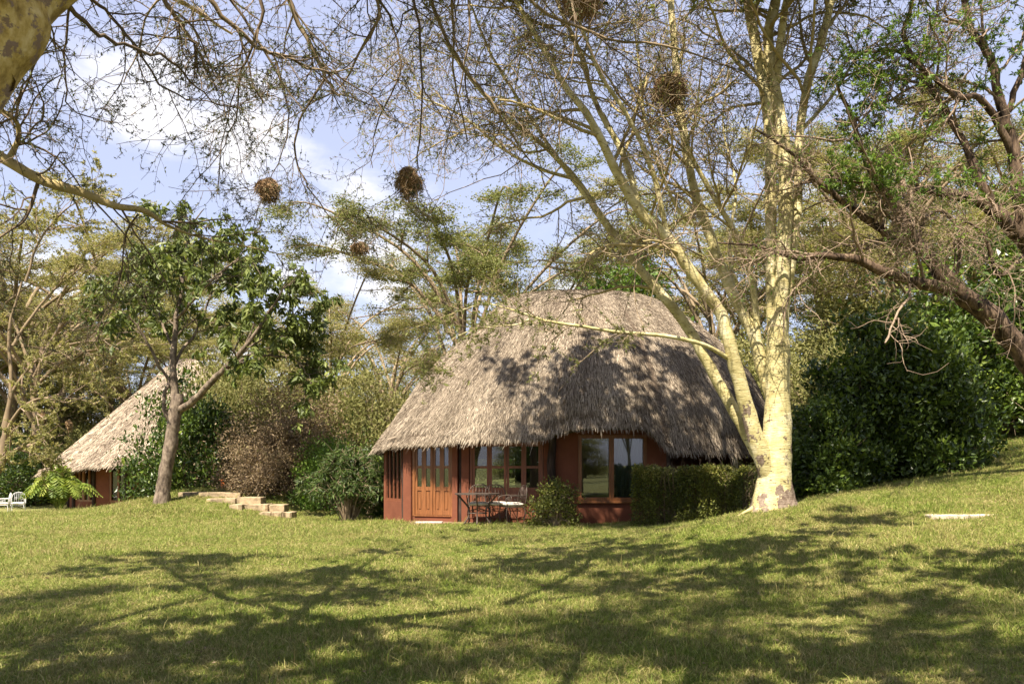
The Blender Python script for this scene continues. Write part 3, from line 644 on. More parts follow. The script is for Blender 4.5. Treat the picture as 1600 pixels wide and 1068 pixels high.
# --- near yellow acacia, trunk top left, canopy over the lawn
def near_acacia():
    rng = np.random.default_rng(21); b = (-4.5, 4.1, h1(-4.5, 4.1))
    t = empty('acacia_tree', b, 'near acacia with thick leaning yellow trunk in the top left corner and overhanging thorny branches', 'tree')
    bk = M['bark_near']; Ls = []
    limb(rng, [('w', -4.5, 4.1, -.2, .34), ('w', -4.2, 4.4, .9, .27), ('w', -3.85, 4.75, 2.3, .235), (-42, 122, 5, .20), (15, 46, 5.05, .195), (72, -32, 5.2, .185), ('w', -1.8, 5.5, 5.4, .10)], bk, t, 'trunk', 34, 18, amp=.014)
    def l(pts, k=26, mat=bk, sides=9, amp=.006, wob=.0): P = limb(rng, pts, mat, t, 'limb', k, sides, wob, amp); Ls.append(P); return P
    l([('w', -1.65, 5.58, 5.65, .09), ('w', -.6, 6.0, 7.1, .05), ('w', 1.2, 7.4, 8.0, .035), ('w', 2.6, 8.2, 9.1, .02), ('w', 4.7, 9, 9.2, .02)])
    l([('w', -1.65, 5.58, 5.6, .06), ('w', -1.0, 7.5, 6.9, .045), ('w', -.6, 9.5, 7.6, .04), ('w', 0, 11.5, 8.5, .03), ('w', 1, 13.2, 9, .02)])
    l([('w', -3.0, 5.0, 3.75, .08), ('w', -3.5, 6.5, 5.0, .06), ('w', -3.9, 8.5, 6.3, .045), ('w', -4.1, 10.5, 7.2, .03), ('w', -4.1, 12.5, 7.8, .015)])
    l([('w', -2.4, 5.2, 4.7, .07), ('w', -1.5, 3.6, 6.2, .045), ('w', .3, 2.0, 6.9, .03), ('w', 2, 1.2, 7.9, .03), ('w', 4, .2, 8.3, .02)])
    l([('w', -2.9, 5.0, 4.0, .09), ('w', -3.4, 3.3, 6, .07), ('w', -3.8, 1, 7.2, .05), ('w', -4, -2, 8, .02)])
    l([('w', -.55, 6.05, 7.0, .05), ('w', 1.6, 5.2, 7.5, .035), ('w', 4, 4.3, 8.4, .04), ('w', 6.6, 4.0, 8.8, .02)])
    l([('w', -2.6, 5.2, 4.4, .07), ('w', -5, 6.2, 6, .05), ('w', -6.8, 8, 7, .035), ('w', -8, 10, 7.6, .02)])
    # visible pale limb crossing at left
    l([('w', -3.95, 4.6, 1.7, .08), ('w', -4.7, 5.9, 3.1, .06), (-60, 215, 7, .05), (0, 246, 7, .046), (70, 283, 7, .042), (130, 302, 7.1, .036), (180, 322, 7.2, .030), (225, 329, 7.3, .026), (262, 352, 7.4, .014), (320, 372, 7.6, .009), (400, 388, 7.8, .006), (470, 407, 8, .003)], 44, M['bark_yellowish'])
    l([(10, 256, 7, .028), (30, 215, 7, .02), (22, 185, 6.9, .016), (-20, 160, 6.8, .014)], 12, M['bark_yellowish'])
    l([(60, 285, 7, .016), (40, 340, 6.9, .013), (15, 360, 6.8, .01), (-30, 390, 6.6, .008)], 14, M['bark_dark'])
    l([(215, 335, 7.3, .009), (195, 370, 7.4, .007), (185, 450, 7.5, .005), (150, 530, 7.6, .004), (112, 563, 7.7, .002)], 18, M['bark_dark'])
    # hanging branches seen against the sky
    HB = [
     [('w', -.9, 8.6, 7.3, .03), (640, -160, 9.3, .026), (676, 0, 9.4, .022), (710, 82, 9.4, .018), (740, 124, 9.5, .016), (770, 161, 9.5, .014), (800, 210, 9.6, .012), (837, 258, 9.8, .008), (880, 300, 10, .004)],
     [('w', .2, 6.6, 7.2, .03), (760, -150, 7.6, .024), (830, 0, 7.8, .016), (900, 40, 8, .014), (960, 62, 8.1, .012), (1050, 75, 8.2, .010), (1120, 95, 8.4, .007), (1180, 125, 8.6, .004), (1230, 165, 8.8, .002)],
     [('w', -1.4, 6.9, 6.4, .035), (430, -90, 8, .03), (455, 10, 8.2, .026), (490, 80, 8.3, .022), (512, 125, 8.4, .018), (530, 150, 8.4, .012)],
     [(508, 122, 8.4, .013), (470, 185, 8.5, .011), (460, 240, 8.6, .010), (480, 290, 8.7, .008), (520, 345, 8.8, .005), (570, 387, 8.9, .003)],
     [('w', -2.0, 6.2, 5.8, .03), (300, -60, 7, .026), (345, 20, 7.2, .020), (395, 70, 7.4, .017), (440, 85, 7.6, .014), (500, 110, 7.9, .009), (560, 108, 8.1, .005)],
     [('w', -2.2, 5.9, 5.2, .03), (240, -40, 6.8, .024), (270, 20, 6.9, .019), (300, 62, 7, .015), (325, 116, 7, .010)],
     [(105, 5, 5.3, .018), (140, 45, 5.6, .014), (190, 70, 6, .012), (260, 90, 6.4, .010), (300, 130, 6.8, .007), (350, 165, 7, .005), (430, 150, 7.2, .003)],
     [('w', -1.1, 8, 7, .03), (640, -60, 9, .020), (655, 60, 9.1, .014), (660, 160, 9.1, .010), (655, 230, 9.2, .008), (648, 275, 9.2, .006), (600, 312, 9.2, .003), (565, 332, 9.3, .002)],
     [('w', -1.4, 7.3, 6.8, .03), (570, -70, 8.4, .022), (590, 20, 8.5, .017), (565, 75, 8.6, .013), (535, 130, 8.7, .009), (470, 175, 8.8, .006), (400, 210, 9, .003)],
     [('w', -1.6, 6.6, 6.3, .03), (400, -60, 7.4, .020), (410, 30, 7.5, .015), (380, 100, 7.6, .011), (372, 160, 7.7, .008), (350, 230, 7.8, .005), (300, 290, 7.9, .003)],
     [('w', -3.6, 7, 5.4, .02), (160, 10, 7.2, .014), (200, 60, 7.3, .011), (260, 140, 7.4, .008), (330, 160, 7.6, .005), (380, 175, 7.7, .003)],
     [('w', -3.6, 7, 5.4, .02), (110, 0, 7.4, .012), (100, 90, 7.5, .009), (115, 170, 7.6, .006), (190, 195, 7.7, .004)],
     [('w', -.5, 9.8, 7.6, .03), (720, -70, 10.5, .022), (735, 40, 10.6, .016), (720, 130, 10.8, .011), (700, 210, 11, .007), (690, 300, 11, .004), (650, 360, 11, .002)],
     [('w', 0.1, 11.3, 8.3, .03), (870, -60, 12, .022), (900, 50, 12, .015), (880, 130, 12.1, .010), (830, 210, 12.3, .006), (760, 260, 12.5, .003)],
     [('w', -.9, 8.5, 7.2, .03), (560, -80, 9.6, .02), (610, 30, 9.8, .015), (625, 110, 9.9, .011), (590, 190, 10, .008), (580, 260, 10, .004)],
     [('w', -1.5, 6.4, 6, .03), (340, -60, 7.8, .02), (375, 20, 8, .014), (440, 130, 8.2, .01), (450, 200, 8.3, .007), (425, 275, 8.4, .004), (400, 330, 8.5, .002)],
    ]
    HP = []
    for h in HB:
        HP.append(limb(rng, h, M['bark_twig'] if h[1][-1] > .02 else M['bark_dark'], t, 'branch', 24, 6, .010, .001))
    # canopy growth: twigs from hidden limbs (denser) and from hanging branches
    P0, R0 = batch(Ls[:7], 30)
    P1, R1 = grow(rng, P0, R0, 15, (.2, 1), 2.1, 62, 10, .16, (0, 0, -.05), .45, .006, .4, .3, rabs=.03)
    vis_branch(M['bark_twig'], t, P1, R1, 5, 'branches', True)
    P2, R2 = grow(rng, P1, R1, 8, (.12, 1), .85, 58, 7, .22, (0, 0, -.06), .55, .004, .4, .35, rabs=.010)
    P3, R3 = grow(rng, P2, R2, 5, (.1, 1), .30, 60, 4, .28, (0, 0, -.02), .6, .0026, .3, .4, rabs=.005)
    PH, RH = batch(HP+Ls[7:], 24)
    Q1, S1 = grow(rng, PH, RH, 11, (.15, 1), .85, 55, 9, .17, (0, 0, -.04), .6, .004, .5, .4, rabs=.010)
    Q2, S2 = grow(rng, Q1, S1, 7, (.08, 1), .36, 58, 6, .24, (0, 0, -.02), .6, .0028, .4, .4, rabs=.006)
    Q3, S3 = grow(rng, Q2, S2, 4, (.1, 1), .11, 60, 3, .25, (0, 0, 0), .6, .0018, .3, .45, rabs=.003)
    Va, Qa = [], []; off = 0
    for P_, R_, sd in ((P2, R2, 4), (P3, R3, 3), (Q1, S1, 4), (Q2, S2, 3), (Q3, S3, 3)):
        V, Q = tubes(P_, R_, sd); Va.append(V); Qa.append(Q+off); off += len(V)
    o = mk('twigs', np.concatenate(Va), np.concatenate(Qa), M['bark_dark'], t, kind='stuff')
    c = P3[:, -1]; hi = c[:, 2] > CZ+.60*np.maximum(c[:, 1], 0)  # unseen twigs above the view get added, larger leaves to shade the lawn
    V1a, F1a, r1a = sprigs(rng, P3[hi], 12, .095, .026, 4); V1b, F1b, r1b = sprigs(rng, P3[~hi], 2, .028, .0045, 3); V1 = np.concatenate([V1a, V1b]); F1 = np.concatenate([F1a, F1b+len(V1a)]); r1 = np.concatenate([r1a, r1b])
    V2, F2, r2 = sprigs(rng, Q2, 2, .026, .0045, 4); V3, F3, r3 = sprigs(rng, Q3, 1, .022, .004, 3)
    mk('foliage', np.concatenate([V1, V2, V3]), np.concatenate([F1, F2+len(V1), F3+len(V1)+len(V2)]), M['leaf_grey'], t, rnd=np.concatenate([r1, r2, r3]), kind='stuff')
near_acacia()

# --- fever tree
def fever_tree():
    rng = np.random.default_rng(31); b = at(1205, 793, 16); t = empty('fever_tree', b, 'multi-stemmed yellow barked fever tree rising from the slope right of the cottage', 'tree')
    bk = M['bark_fever']; Ls = []
    P, r = hand(rng, [(1208, 806, 16, .50), (1207, 790, 16, .39), (1209, 760, 16, .32), (1212, 715, 16, .29), (1215, 660, 16, .25), (1215, 600, 16, .225), (1216, 520, 16, .205), (1216, 440, 16, .17)], 48)
    V, Q = tubes(P[None], r[None], 26)
    # root flare
    zr = V[:, 2]-b[2]; an = np.arctan2(V[:, 1]-16, V[:, 0]-b[0]); fl = np.exp(-np.maximum(zr, 0)/.22)*(.5+.5*np.cos(an*3+.7)); ctr = np.array([b[0], 16])
    V[:, :2] += (V[:, :2]-ctr)*(fl*.36)[:, None]; V = organic(V, rng, .012, 5)
    mk('trunk', V, Q, bk, t, smooth=True)
    RS[0] = .9
    def l(pts, k=36, sides=14, amp=.008, col=bk): x = limb(rng, pts, col, t, 'limb', k, sides, .0, amp); Ls.append(x); return x
    l([(1211, 560, 16, .14), (1205, 430, 16, .125), (1204, 330, 16, .12), (1204, 240, 16, .12), (1198, 160, 16, .12), (1185, 90, 16, .115), (1170, 10, 16, .105), (1160, -80, 16, .10), (1140, -220, 16.2, .07), (1110, -360, 16.4, .03)], 44)
    l([(1217, 540, 15.9, .15), (1224, 400, 15.85, .14), (1228, 300, 15.85, .145), (1222, 210, 15.9, .14), (1210, 130, 15.9, .11), (1200, 60, 15.9, .11), (1212, 0, 15.9, .10), (1228, -90, 15.8, .08), (1240, -220, 15.6, .05), (1250, -330, 15.5, .02)], 44)
    l([(1224, 500, 16, .09), (1238, 400, 16, .09), (1246, 320, 16, .095), (1250, 210, 16, .085), (1262, 130, 15.9, .095), (1285, 60, 15.8, .085), (1303, -20, 15.7, .075), (1330, -140, 15.5, .05), (1380, -280, 15.2, .02)], 40)
    l([(1213, 130, 15.9, .10), (1220, 60, 15.7, .08), (1232, -10, 15.5, .07), (1260, -120, 15.2, .04), (1290, -220, 15, .02)], 22)
    l([(1205, 752, 15.95, .20), (1186, 700, 15.85, .19), (1172, 655, 15.8, .165), (1154, 590, 15.7, .14), (1138, 530, 15.6, .13), (1125, 488, 15.6, .125), (1083, 430, 15.5, .115), (1045, 375, 15.4, .105), (1000, 330, 15.3, .10), (960, 262, 15.2, .09), (925, 190, 15, .075), (880, 130, 14.9, .06), (840, 60, 14.8, .05), (800, -10, 14.7, .04), (740, -120, 14.6, .02)], 60)
    l([(1200, 735, 16.05, .17), (1180, 700, 16.1, .15), (1155, 655, 16.15, .135), (1122, 597, 16.2, .12), (1090, 538, 16.2, .115), (1068, 502, 16.2, .11), (1030, 455, 16.2, .10), (998, 418, 16.3, .09), (965, 375, 16.3, .085), (932, 328, 16.3, .075), (900, 280, 16.4, .065), (850, 228, 16.4, .055), (790, 182, 16.4, .045), (740, 130, 16.3, .035), (690, 60, 16.2, .02)], 60)
    l([(1207, 620, 16.1, .15), (1190, 570, 16.2, .14), (1178, 525, 16.3, .13), (1155, 478, 16.4, .12), (1130, 425, 16.4, .11), (1103, 350, 16.4, .10), (1083, 290, 16.4, .095), (1067, 200, 16.5, .09), (1057, 110, 16.5, .08), (1048, 0, 16.5, .07), (1040, -110, 16.5, .04), (1020, -240, 16.5, .02)], 46)
    l([(1186, 545, 16.25, .075), (1178, 462, 16.2, .07), (1166, 404, 16.1, .065), (1145, 357, 16, .06), (1110, 298, 15.9, .055), (1084, 250, 15.8, .045), (1060, 190, 15.7, .035), (1040, 130, 15.6, .02)], 30)
    l([(1200, 770, 15.95, .10), (1188, 784, 15.88, .075), (1176, 794, 15.8, .05), (1162, 801, 15.7, .03), (1150, 807, 15.6, .01)], 20, 12, .016)
    # branch over the roof
    RS[0] = .72
    l([(1138, 560, 15.65, .06), (1110, 543, 15.4, .055), (1078, 532, 15.2, .05), (1027, 523, 15, .046), (968, 519, 14.9, .042), (905, 509, 14.8, .036), (857, 502, 14.8, .033), (832, 494, 14.8, .028), (790, 481, 14.9, .020), (755, 475, 15, .013), (700, 492, 15.1, .008), (640, 515, 15.2, .004)], 40, 9, .003)
    l([(832, 494, 14.8, .022), (812, 506, 14.7, .018), (764, 511, 14.6, .014), (725, 520, 14.5, .009), (680, 545, 14.5, .004)], 20, 8, .002)
    # upper forks
    RS[0] = .9
    l([(1000, 330, 15.3, .07), (975, 245, 15.5, .06), (930, 160, 15.6, .05), (905, 80, 15.7, .045), (870, 0, 15.8, .035), (840, -90, 15.9, .02)], 26)
    l([(1045, 375, 15.4, .06), (1020, 270, 15.1, .05), (985, 190, 15, .045), (940, 120, 14.8, .035), (915, 60, 14.7, .03), (880, -40, 14.6, .02)], 26)
    l([(932, 328, 16.3, .05), (880, 260, 16.6, .045), (820, 170, 16.8, .035), (770, 90, 17, .03), (740, 20, 17, .025), (700, -80, 17, .015)], 26)
    l([(1103, 350, 16.4, .05), (1075, 345, 16.2, .04), (1045, 300, 16, .035), (1010, 200, 15.8, .03), (1000, 120, 15.7, .02), (990, 30, 15.6, .015)], 24)
    l([(900, 280, 16.4, .04), (840, 262, 16.2, .035), (780, 228, 16, .03), (720, 180, 15.8, .022), (650, 150, 15.6, .012)], 24)
    l([(1150, 480, 16.4, .05), (1140, 380, 16.6, .035), (1150, 290, 16.8, .03), (1130, 200, 17, .02), (1140, 110, 17, .012)], 24)
    l([(1246, 210, 16, .05), (1300, 150, 16.3, .035), (1340, 90, 16.5, .025), (1380, 60, 16.6, .015)], 20)
    RS[0] = 1.0
    P0, R0 = batch(Ls, 40)
    main = [i for i in range(len(Ls)) if i not in (8, 9, 10)]
    P1, R1 = grow(rng, P0[main], R0[main], 13, (.42, 1), 2.5, 52, 11, .13, (0, 0, -.015), .5, .009, .4, .3, rabs=.035)
    b1, c1 = grow(rng, P0[[9, 10]], R0[[9, 10]], 16, (.3, 1), .9, 50, 9, .13, (0, 0, -.05), .6, .006, .3, .3, rabs=.012)
    vis_branch(M['bark_yellowish'], t, P1, R1, 6, 'branches', True)
    P2, R2 = grow(rng, P1, R1, 12, (.1, 1), 1.05, 55, 8, .18, (0, 0, -.03), .55, .0055, .4, .35, rabs=.012)
    P3, R3 = grow(rng, P2, R2, 6, (.08, 1), .38, 58, 4, .24, (0, 0, 0), .6, .0042, .3, .4, rabs=.006)
    b2, c2 = grow(rng, b1, c1, 9, (.1, 1), .4, 52, 5, .18, (0, 0, -.02), .6, .004, .3, .4, rabs=.006)
    b3, c3 = grow(rng, b2, c2, 4, (.1, 1), .15, 55, 3, .2, (0, 0, 0), .6, .003, .3, .4, rabs=.004)
    Va, Qa = [], []; off = 0
    for P_, R_, sd in ((P2, R2, 4), (P3, R3, 3), (b1, c1, 4), (b2, c2, 3), (b3, c3, 3)):
        V, Q = tubes(P_, R_, sd); Va.append(V); Qa.append(Q+off); off += len(V)
    mk('twigs', np.concatenate(Va), np.concatenate(Qa), M['bark_twig'], t, kind='stuff')
    c = P3[:, -1]; hi = c[:, 2] > CZ+.56*c[:, 1]  # out-of-view crown twigs carry extra big leaves, added to dapple the roof
    V1a, F1a, r1a = sprigs(rng, P3[hi], 5, .11, .026, 4); V1b, F1b, r1b = sprigs(rng, P3[~hi], 1, .055, .009, 3); V1 = np.concatenate([V1a, V1b]); F1 = np.concatenate([F1a, F1b+len(V1a)]); r1 = np.concatenate([r1a, r1b])
    V2, F2, r2 = sprigs(rng, b2, 5, .06, .010, 4)
    mk('foliage', np.concatenate([V1, V2]), np.concatenate([F1, F2+len(V1)]), M['leaf_acacia'], t, rnd=np.concatenate([r1, r2]), kind='stuff')
fever_tree()

# --- brown acacia leaning in from the right
def brown_acacia():
    rng = np.random.default_rng(41); x0, y0 = 11.6, 16.6; b = (x0, y0, h1(x0, y0)); t = empty('acacia_tree', b, 'rough brown barked acacia leaning in from the right edge with green feathery leaves', 'tree')
    bk = M['bark_brown']; Ls = []; RS[0] = .86
    limb(rng, [('w', x0+.1, y0, b[2]-.3, .40), ('w', x0-.6, y0, b[2]+.9, .30), (1640, 610, 16.3, .27), (1600, 556, 16.2, .235), (1555, 500, 16.1, .225), (1500, 458, 16, .21), (1465, 420, 15.9, .17)], bk, t, 'trunk', 36, 18, 0, .02)
    def l(pts, k=30, sides=11, amp=.014, wob=.008): x = limb(rng, pts, bk, t, 'limb', k, sides, wob, amp); Ls.append(x); return x
    l([(1472, 428, 15.9, .165), (1445, 395, 15.9, .14), (1418, 355, 15.8, .125), (1392, 310, 15.8, .115), (1368, 275, 15.7, .10), (1345, 230, 15.6, .07), (1330, 180, 15.6, .05), (1300, 120, 15.5, .03)])
    l([(1495, 455, 16, .15), (1460, 447, 15.8, .13), (1420, 437, 15.6, .12), (1380, 425, 15.4, .11), (1335, 405, 15.3, .09), (1290, 400, 15.2, .075), (1240, 402, 15.2, .05), (1190, 385, 15.2, .03), (1120, 380, 15.2, .015)])
    l([(1437, 385, 15.9, .10), (1400, 378, 15.8, .085), (1365, 350, 15.7, .08), (1330, 325, 15.6, .07), (1295, 298, 15.5, .06), (1265, 270, 15.4, .05), (1240, 240, 15.3, .04), (1180, 200, 15.2, .02)])
    l([(1700, 470, 16.5, .22), (1640, 420, 16.3, .20), (1600, 375, 16.2, .18), (1560, 335, 16, .15), (1520, 312, 15.9, .125), (1470, 300, 15.8, .10), (1420, 295, 15.7, .08), (1370, 288, 15.6, .06), (1300, 280, 15.5, .03), (1240, 290, 15.4, .015)], 40)
    l([(1600, 370, 16.1, .15), (1592, 300, 16.0, .14), (1583, 230, 16, .12), (1562, 160, 15.9, .10), (1548, 90, 15.8, .09), (1520, 50, 15.8, .08), (1505, -10, 15.7, .06), (1480, -100, 15.6, .03)], 34)
    l([(1560, 325, 16, .10), (1530, 280, 16, .09), (1505, 220, 16.1, .085), (1470, 160, 16.2, .075), (1440, 110, 16.2, .065), (1415, 60, 16.2, .055), (1425, -20, 16.2, .04), (1410, -100, 16.2, .02)], 34)
    l([(1585, 250, 16, .08), (1540, 160, 15.6, .07), (1495, 150, 15.4, .06), (1450, 115, 15.3, .05), (1400, 80, 15.2, .035), (1330, 85, 15.2, .02)], 28)
    l([(1490, 445, 15.9, .04), (1500, 370, 15.6, .035), (1470, 330, 15.5, .03), (1440, 350, 15.3, .02), (1432, 400, 15.2, .01)], 20)
    l([(1600, 400, 15.8, .05), (1560, 430, 15.4, .04), (1540, 370, 15.2, .035), (1500, 350, 15.1, .02), (1490, 420, 15, .012)], 22)
    l([(1575, 175, 15.9, .07), (1600, 100, 15.8, .06), (1620, 10, 15.7, .05), (1600, -80, 15.6, .02)], 20)
    l([('w', x0-.2, y0, b[2]+.3, .2), (1690, 560, 16.8, .18), (1700, 470, 16.5, .2)], 12)
    RS[0] = 1.0
    P0, R0 = batch(Ls[:-1], 34)
    P1, R1 = grow(rng, P0, R0, 11, (.15, 1), 1.6, 58, 9, .2, (0, 0, -.03), .45, .008, .35, .35, rabs=.03)
    vis_branch(M['bark_pink'], t, P1, R1, 5, 'branches', True)
    P2, R2 = grow(rng, P1, R1, 9, (.1, 1), .75, 60, 7, .24, (0, 0, -.04), .55, .0055, .4, .35, rabs=.011)
    P3, R3 = grow(rng, P2, R2, 5, (.1, 1), .3, 60, 4, .26, (0, 0, 0), .6, .004, .3, .4, rabs=.006)
    V, Q = tubes(P2, R2, 4); V2, Q2 = tubes(P3, R3, 3)
    mk('twigs', np.concatenate([V, V2]), np.concatenate([Q, Q2+len(V)]), M['bark_pink'], t, kind='stuff')
    # leaves in patches: keep sprigs where a slow wave says so
    c = P3[:, 0]; w = np.sin(c[:, 0]*2.1+1)+np.sin(c[:, 2]*2.3)+np.sin(c[:, 1]*2.7+c[:, 0])
    sel = P3[(w > .35) & (c[:, 0] > 5.6) & (c[:, 2] > 6.2)]; V1, F1, r1 = sprigs(rng, sel, 5, .075, .012, 4); sel2 = P3[(w <= .35)]; V2, F2, r2 = sprigs(rng, sel2, 1, .05, .008, 3)
    mk('foliage', np.concatenate([V1, V2]), np.concatenate([F1, F2+len(V1)]), M['leaf_bright'], t, rnd=np.concatenate([r1, r2]), kind='stuff')
brown_acacia()

# --- broadleaf tree on the mound at left
def leafy_tree():
    rng = np.random.default_rng(51); D = 26; b = at(255, 789, D); t = empty('leafy_tree', b, 'slender grey trunked tree with large drooping green leaves on the left mound', 'tree')
    bk = M['bark_grey']; Ls = []
    limb(rng, [(253, 800, D, .28), (254, 775, D, .225), (258, 740, D, .20), (266, 700, D, .19), (271, 660, D, .20), (276, 632, D, .20), (277, 615, D, .16)], bk, t, 'trunk', 30, 16, 0, .02)
    def l(pts, k=24): x = limb(rng, [(p[0], p[1], D+p[2], p[3]) for p in pts], bk, t, 'limb', k, 9, .012, .008); Ls.append(x)
    l([(276, 640, 0, .15), (272, 605, 0, .12), (270, 575, 0, .11), (272, 545, .1, .09), (275, 500, .2, .07), (284, 450, .3, .055), (290, 400, .4, .04), (300, 350, .4, .025), (320, 325, .4, .012)])
    l([(280, 640, 0, .12), (300, 628, -.3, .11), (322, 605, -.6, .10), (345, 582, -.8, .09), (372, 555, -1, .075), (400, 520, -1.2, .055), (425, 480, -1.3, .035), (450, 440, -1.4, .015)])
    l([(268, 660, 0, .07), (258, 645, -.1, .065), (256, 620, -.1, .055), (262, 603, -.1, .05), (262, 590, 0, .03)])
    l([(270, 600, 0, .05), (250, 575, -.2, .045), (235, 545, -.4, .04), (215, 510, -.6, .03), (195, 490, -.8, .02), (180, 480, -.9, .01)])
    l([(271, 575, 0, .05), (285, 545, .3, .045), (305, 520, .6, .04), (325, 470, .9, .03), (345, 420, 1, .02), (350, 370, 1, .01)])
    l([(345, 582, -.8, .05), (380, 560, -.5, .045), (420, 555, -.3, .035), (460, 562, -.2, .02), (480, 585, -.2, .01)])
    l([(372, 555, -1, .04), (400, 535, -.6, .035), (440, 510, -.3, .025), (470, 480, 0, .012)])
    l([(272, 545, .1, .05), (255, 510, .6, .04), (245, 460, .9, .03), (250, 400, 1, .02), (262, 350, 1, .01)])
    l([(275, 500, .2, .05), (310, 460, -.4, .04), (350, 420, -.7, .03), (385, 400, -.9, .015)])
    P0, R0 = batch(Ls, 26); sel = [0, 1, 3, 4, 5, 6, 7, 8]
    P1, R1 = grow(rng, P0[sel], R0[sel], 11, (.38, 1), 1.25, 50, 8, .14, (0, 0, .03), .5, .010, .3, .3, rabs=.03)
    P2, R2 = grow(rng, P1, R1, 6, (.25, 1), .5, 50, 5, .16, (0, 0, -.02), .6, .007, .3, .3, rabs=.012)
    V, Q = tubes(P1, R1, 5); V2, Q2 = tubes(P2, R2, 4); mk('twigs', np.concatenate([V, V2]), np.concatenate([Q, Q2+len(V)]), bk, t, kind='stuff')
    # leaves hanging in whorls at twig ends, missing on the low left twigs
    e = np.concatenate([P2[:, -1], P2[:, 3], P1[:, -1]]); low = (e[:, 2] < at(0, 520, D)[2]) & (e[:, 0] < at(330, 0, D)[0]); gap = low & (rng.random(len(e)) < .7)
    e = e[~gap]; n = len(e); per = 9; p = np.repeat(e, per, 0)+rng.normal(size=(n*per, 3))*.05
    V, Fc = leafcards(rng, p, .22, .045, dirv=np.array([0, 0, -.8]), rand=.75, fold=.35)
    mk('foliage', V, Fc, M['leaf_broad'], t, rnd=np.repeat(np.clip(rng.random(n*per)*.8+np.repeat(rng.random(n), per)*.25-.02, 0, 1), 4), kind='stuff')
leafy_tree()

# ------------------------------------------------------------------ background trees
def umbrella(seed, Ht, spread, leafmat, barkmat, nl1=11, leafL=.16, layers=3, lean=0.0, twigs=True, lpt=5):
    """local-space flat layered acacia; returns list of (name, V, faces, mat, rnd, stuff)"""
    rng = np.random.default_rng(seed); out = []; tr = []
    trunkP, trunkR = resample([(0, 0, -.4), (lean*.1, 0, Ht*.15), (lean*.3+.1, .1, Ht*.3), (lean*.6, 0, Ht*.5)], [Ht*.02, Ht*.015, Ht*.012, Ht*.010], 14)
    V, Q = tubes(trunkP[None], trunkR[None], 9); out.append(('trunk', organic(V, rng, .02), Q, barkmat, None, False, True))
    Ls = []; n0 = nl1
    for k in range(n0):
        a = k/n0*2*math.pi+rng.random()*.5; i = rng.integers(6, 14); p = trunkP[i]; rr = spread*(.45+.6*rng.random()); lay = rng.integers(0, layers)
        zt = Ht*(.62+.36*(lay+rng.random()*.4)/layers); e = np.array([math.cos(a)*rr+lean, math.sin(a)*rr, zt]); mid = p*.5+e*.5+np.array([0, 0, Ht*.05])-np.array([math.cos(a), math.sin(a), 0])*rr*.12
        Ls.append(resample([p, mid, e, e+np.array([math.cos(a)*rr*.25, math.sin(a)*rr*.25, .1])], [Ht*.007, Ht*.005, Ht*.003, .01], 14))
    P0, R0 = batch(Ls, 14); V, Q = tubes(P0, R0, 6); out.append(('limbs', V, Q, barkmat, None, False, True))
    P1, R1 = grow(rng, P0, R0, 10, (.3, 1), spread*.32, 55, 7, .12, (0, 0, -.02), .6, .018, .4, .3, rabs=.05)
    P1[:, :, 2] = P1[:, :1, 2]+(P1[:, :, 2]-P1[:, :1, 2])*.55
    P2, R2 = grow(rng, P1, R1, 9, (.1, 1), spread*.15, 55, 5, .16, (0, 0, 0), .6, .011, .4, .35, rabs=.02)
    P2[:, :, 2] = P2[:, :1, 2]+(P2[:, :, 2]-P2[:, :1, 2])*.5
    V, Q = tubes(P1, R1, 4); V2, Q2 = tubes(P2, R2, 3); out.append(('twigs', np.concatenate([V, V2]), np.concatenate([Q, Q2+len(V)]), M['bark_pink'], None, True, False))
    n, K, _ = P2.shape; per = lpt; tt = rng.random((n, per))*(K-1.001); i = tt.astype(int); f = (tt-i)[..., None]; ii = np.arange(n)[:, None]; p = (P2[ii, i]*(1-f)+P2[ii, i+1]*f).reshape(-1, 3)
    rr = np.repeat(rng.random(len(p)), 9); p = np.repeat(p, 9, 0)+rng.normal(size=(len(p)*9, 3))*[.2, .2, .05]
    dd = rng.normal(size=(len(p), 3))*[1, 1, .35]
    V, Fc = leafcards(rng, p, leafL*.42, leafL*.10, dirv=dd, rand=.12); out.append(('foliage', V, Fc, leafmat, np.repeat(np.clip(rr+rng.normal(size=len(rr))*.12, 0, 1), 4), True, False))
    return out
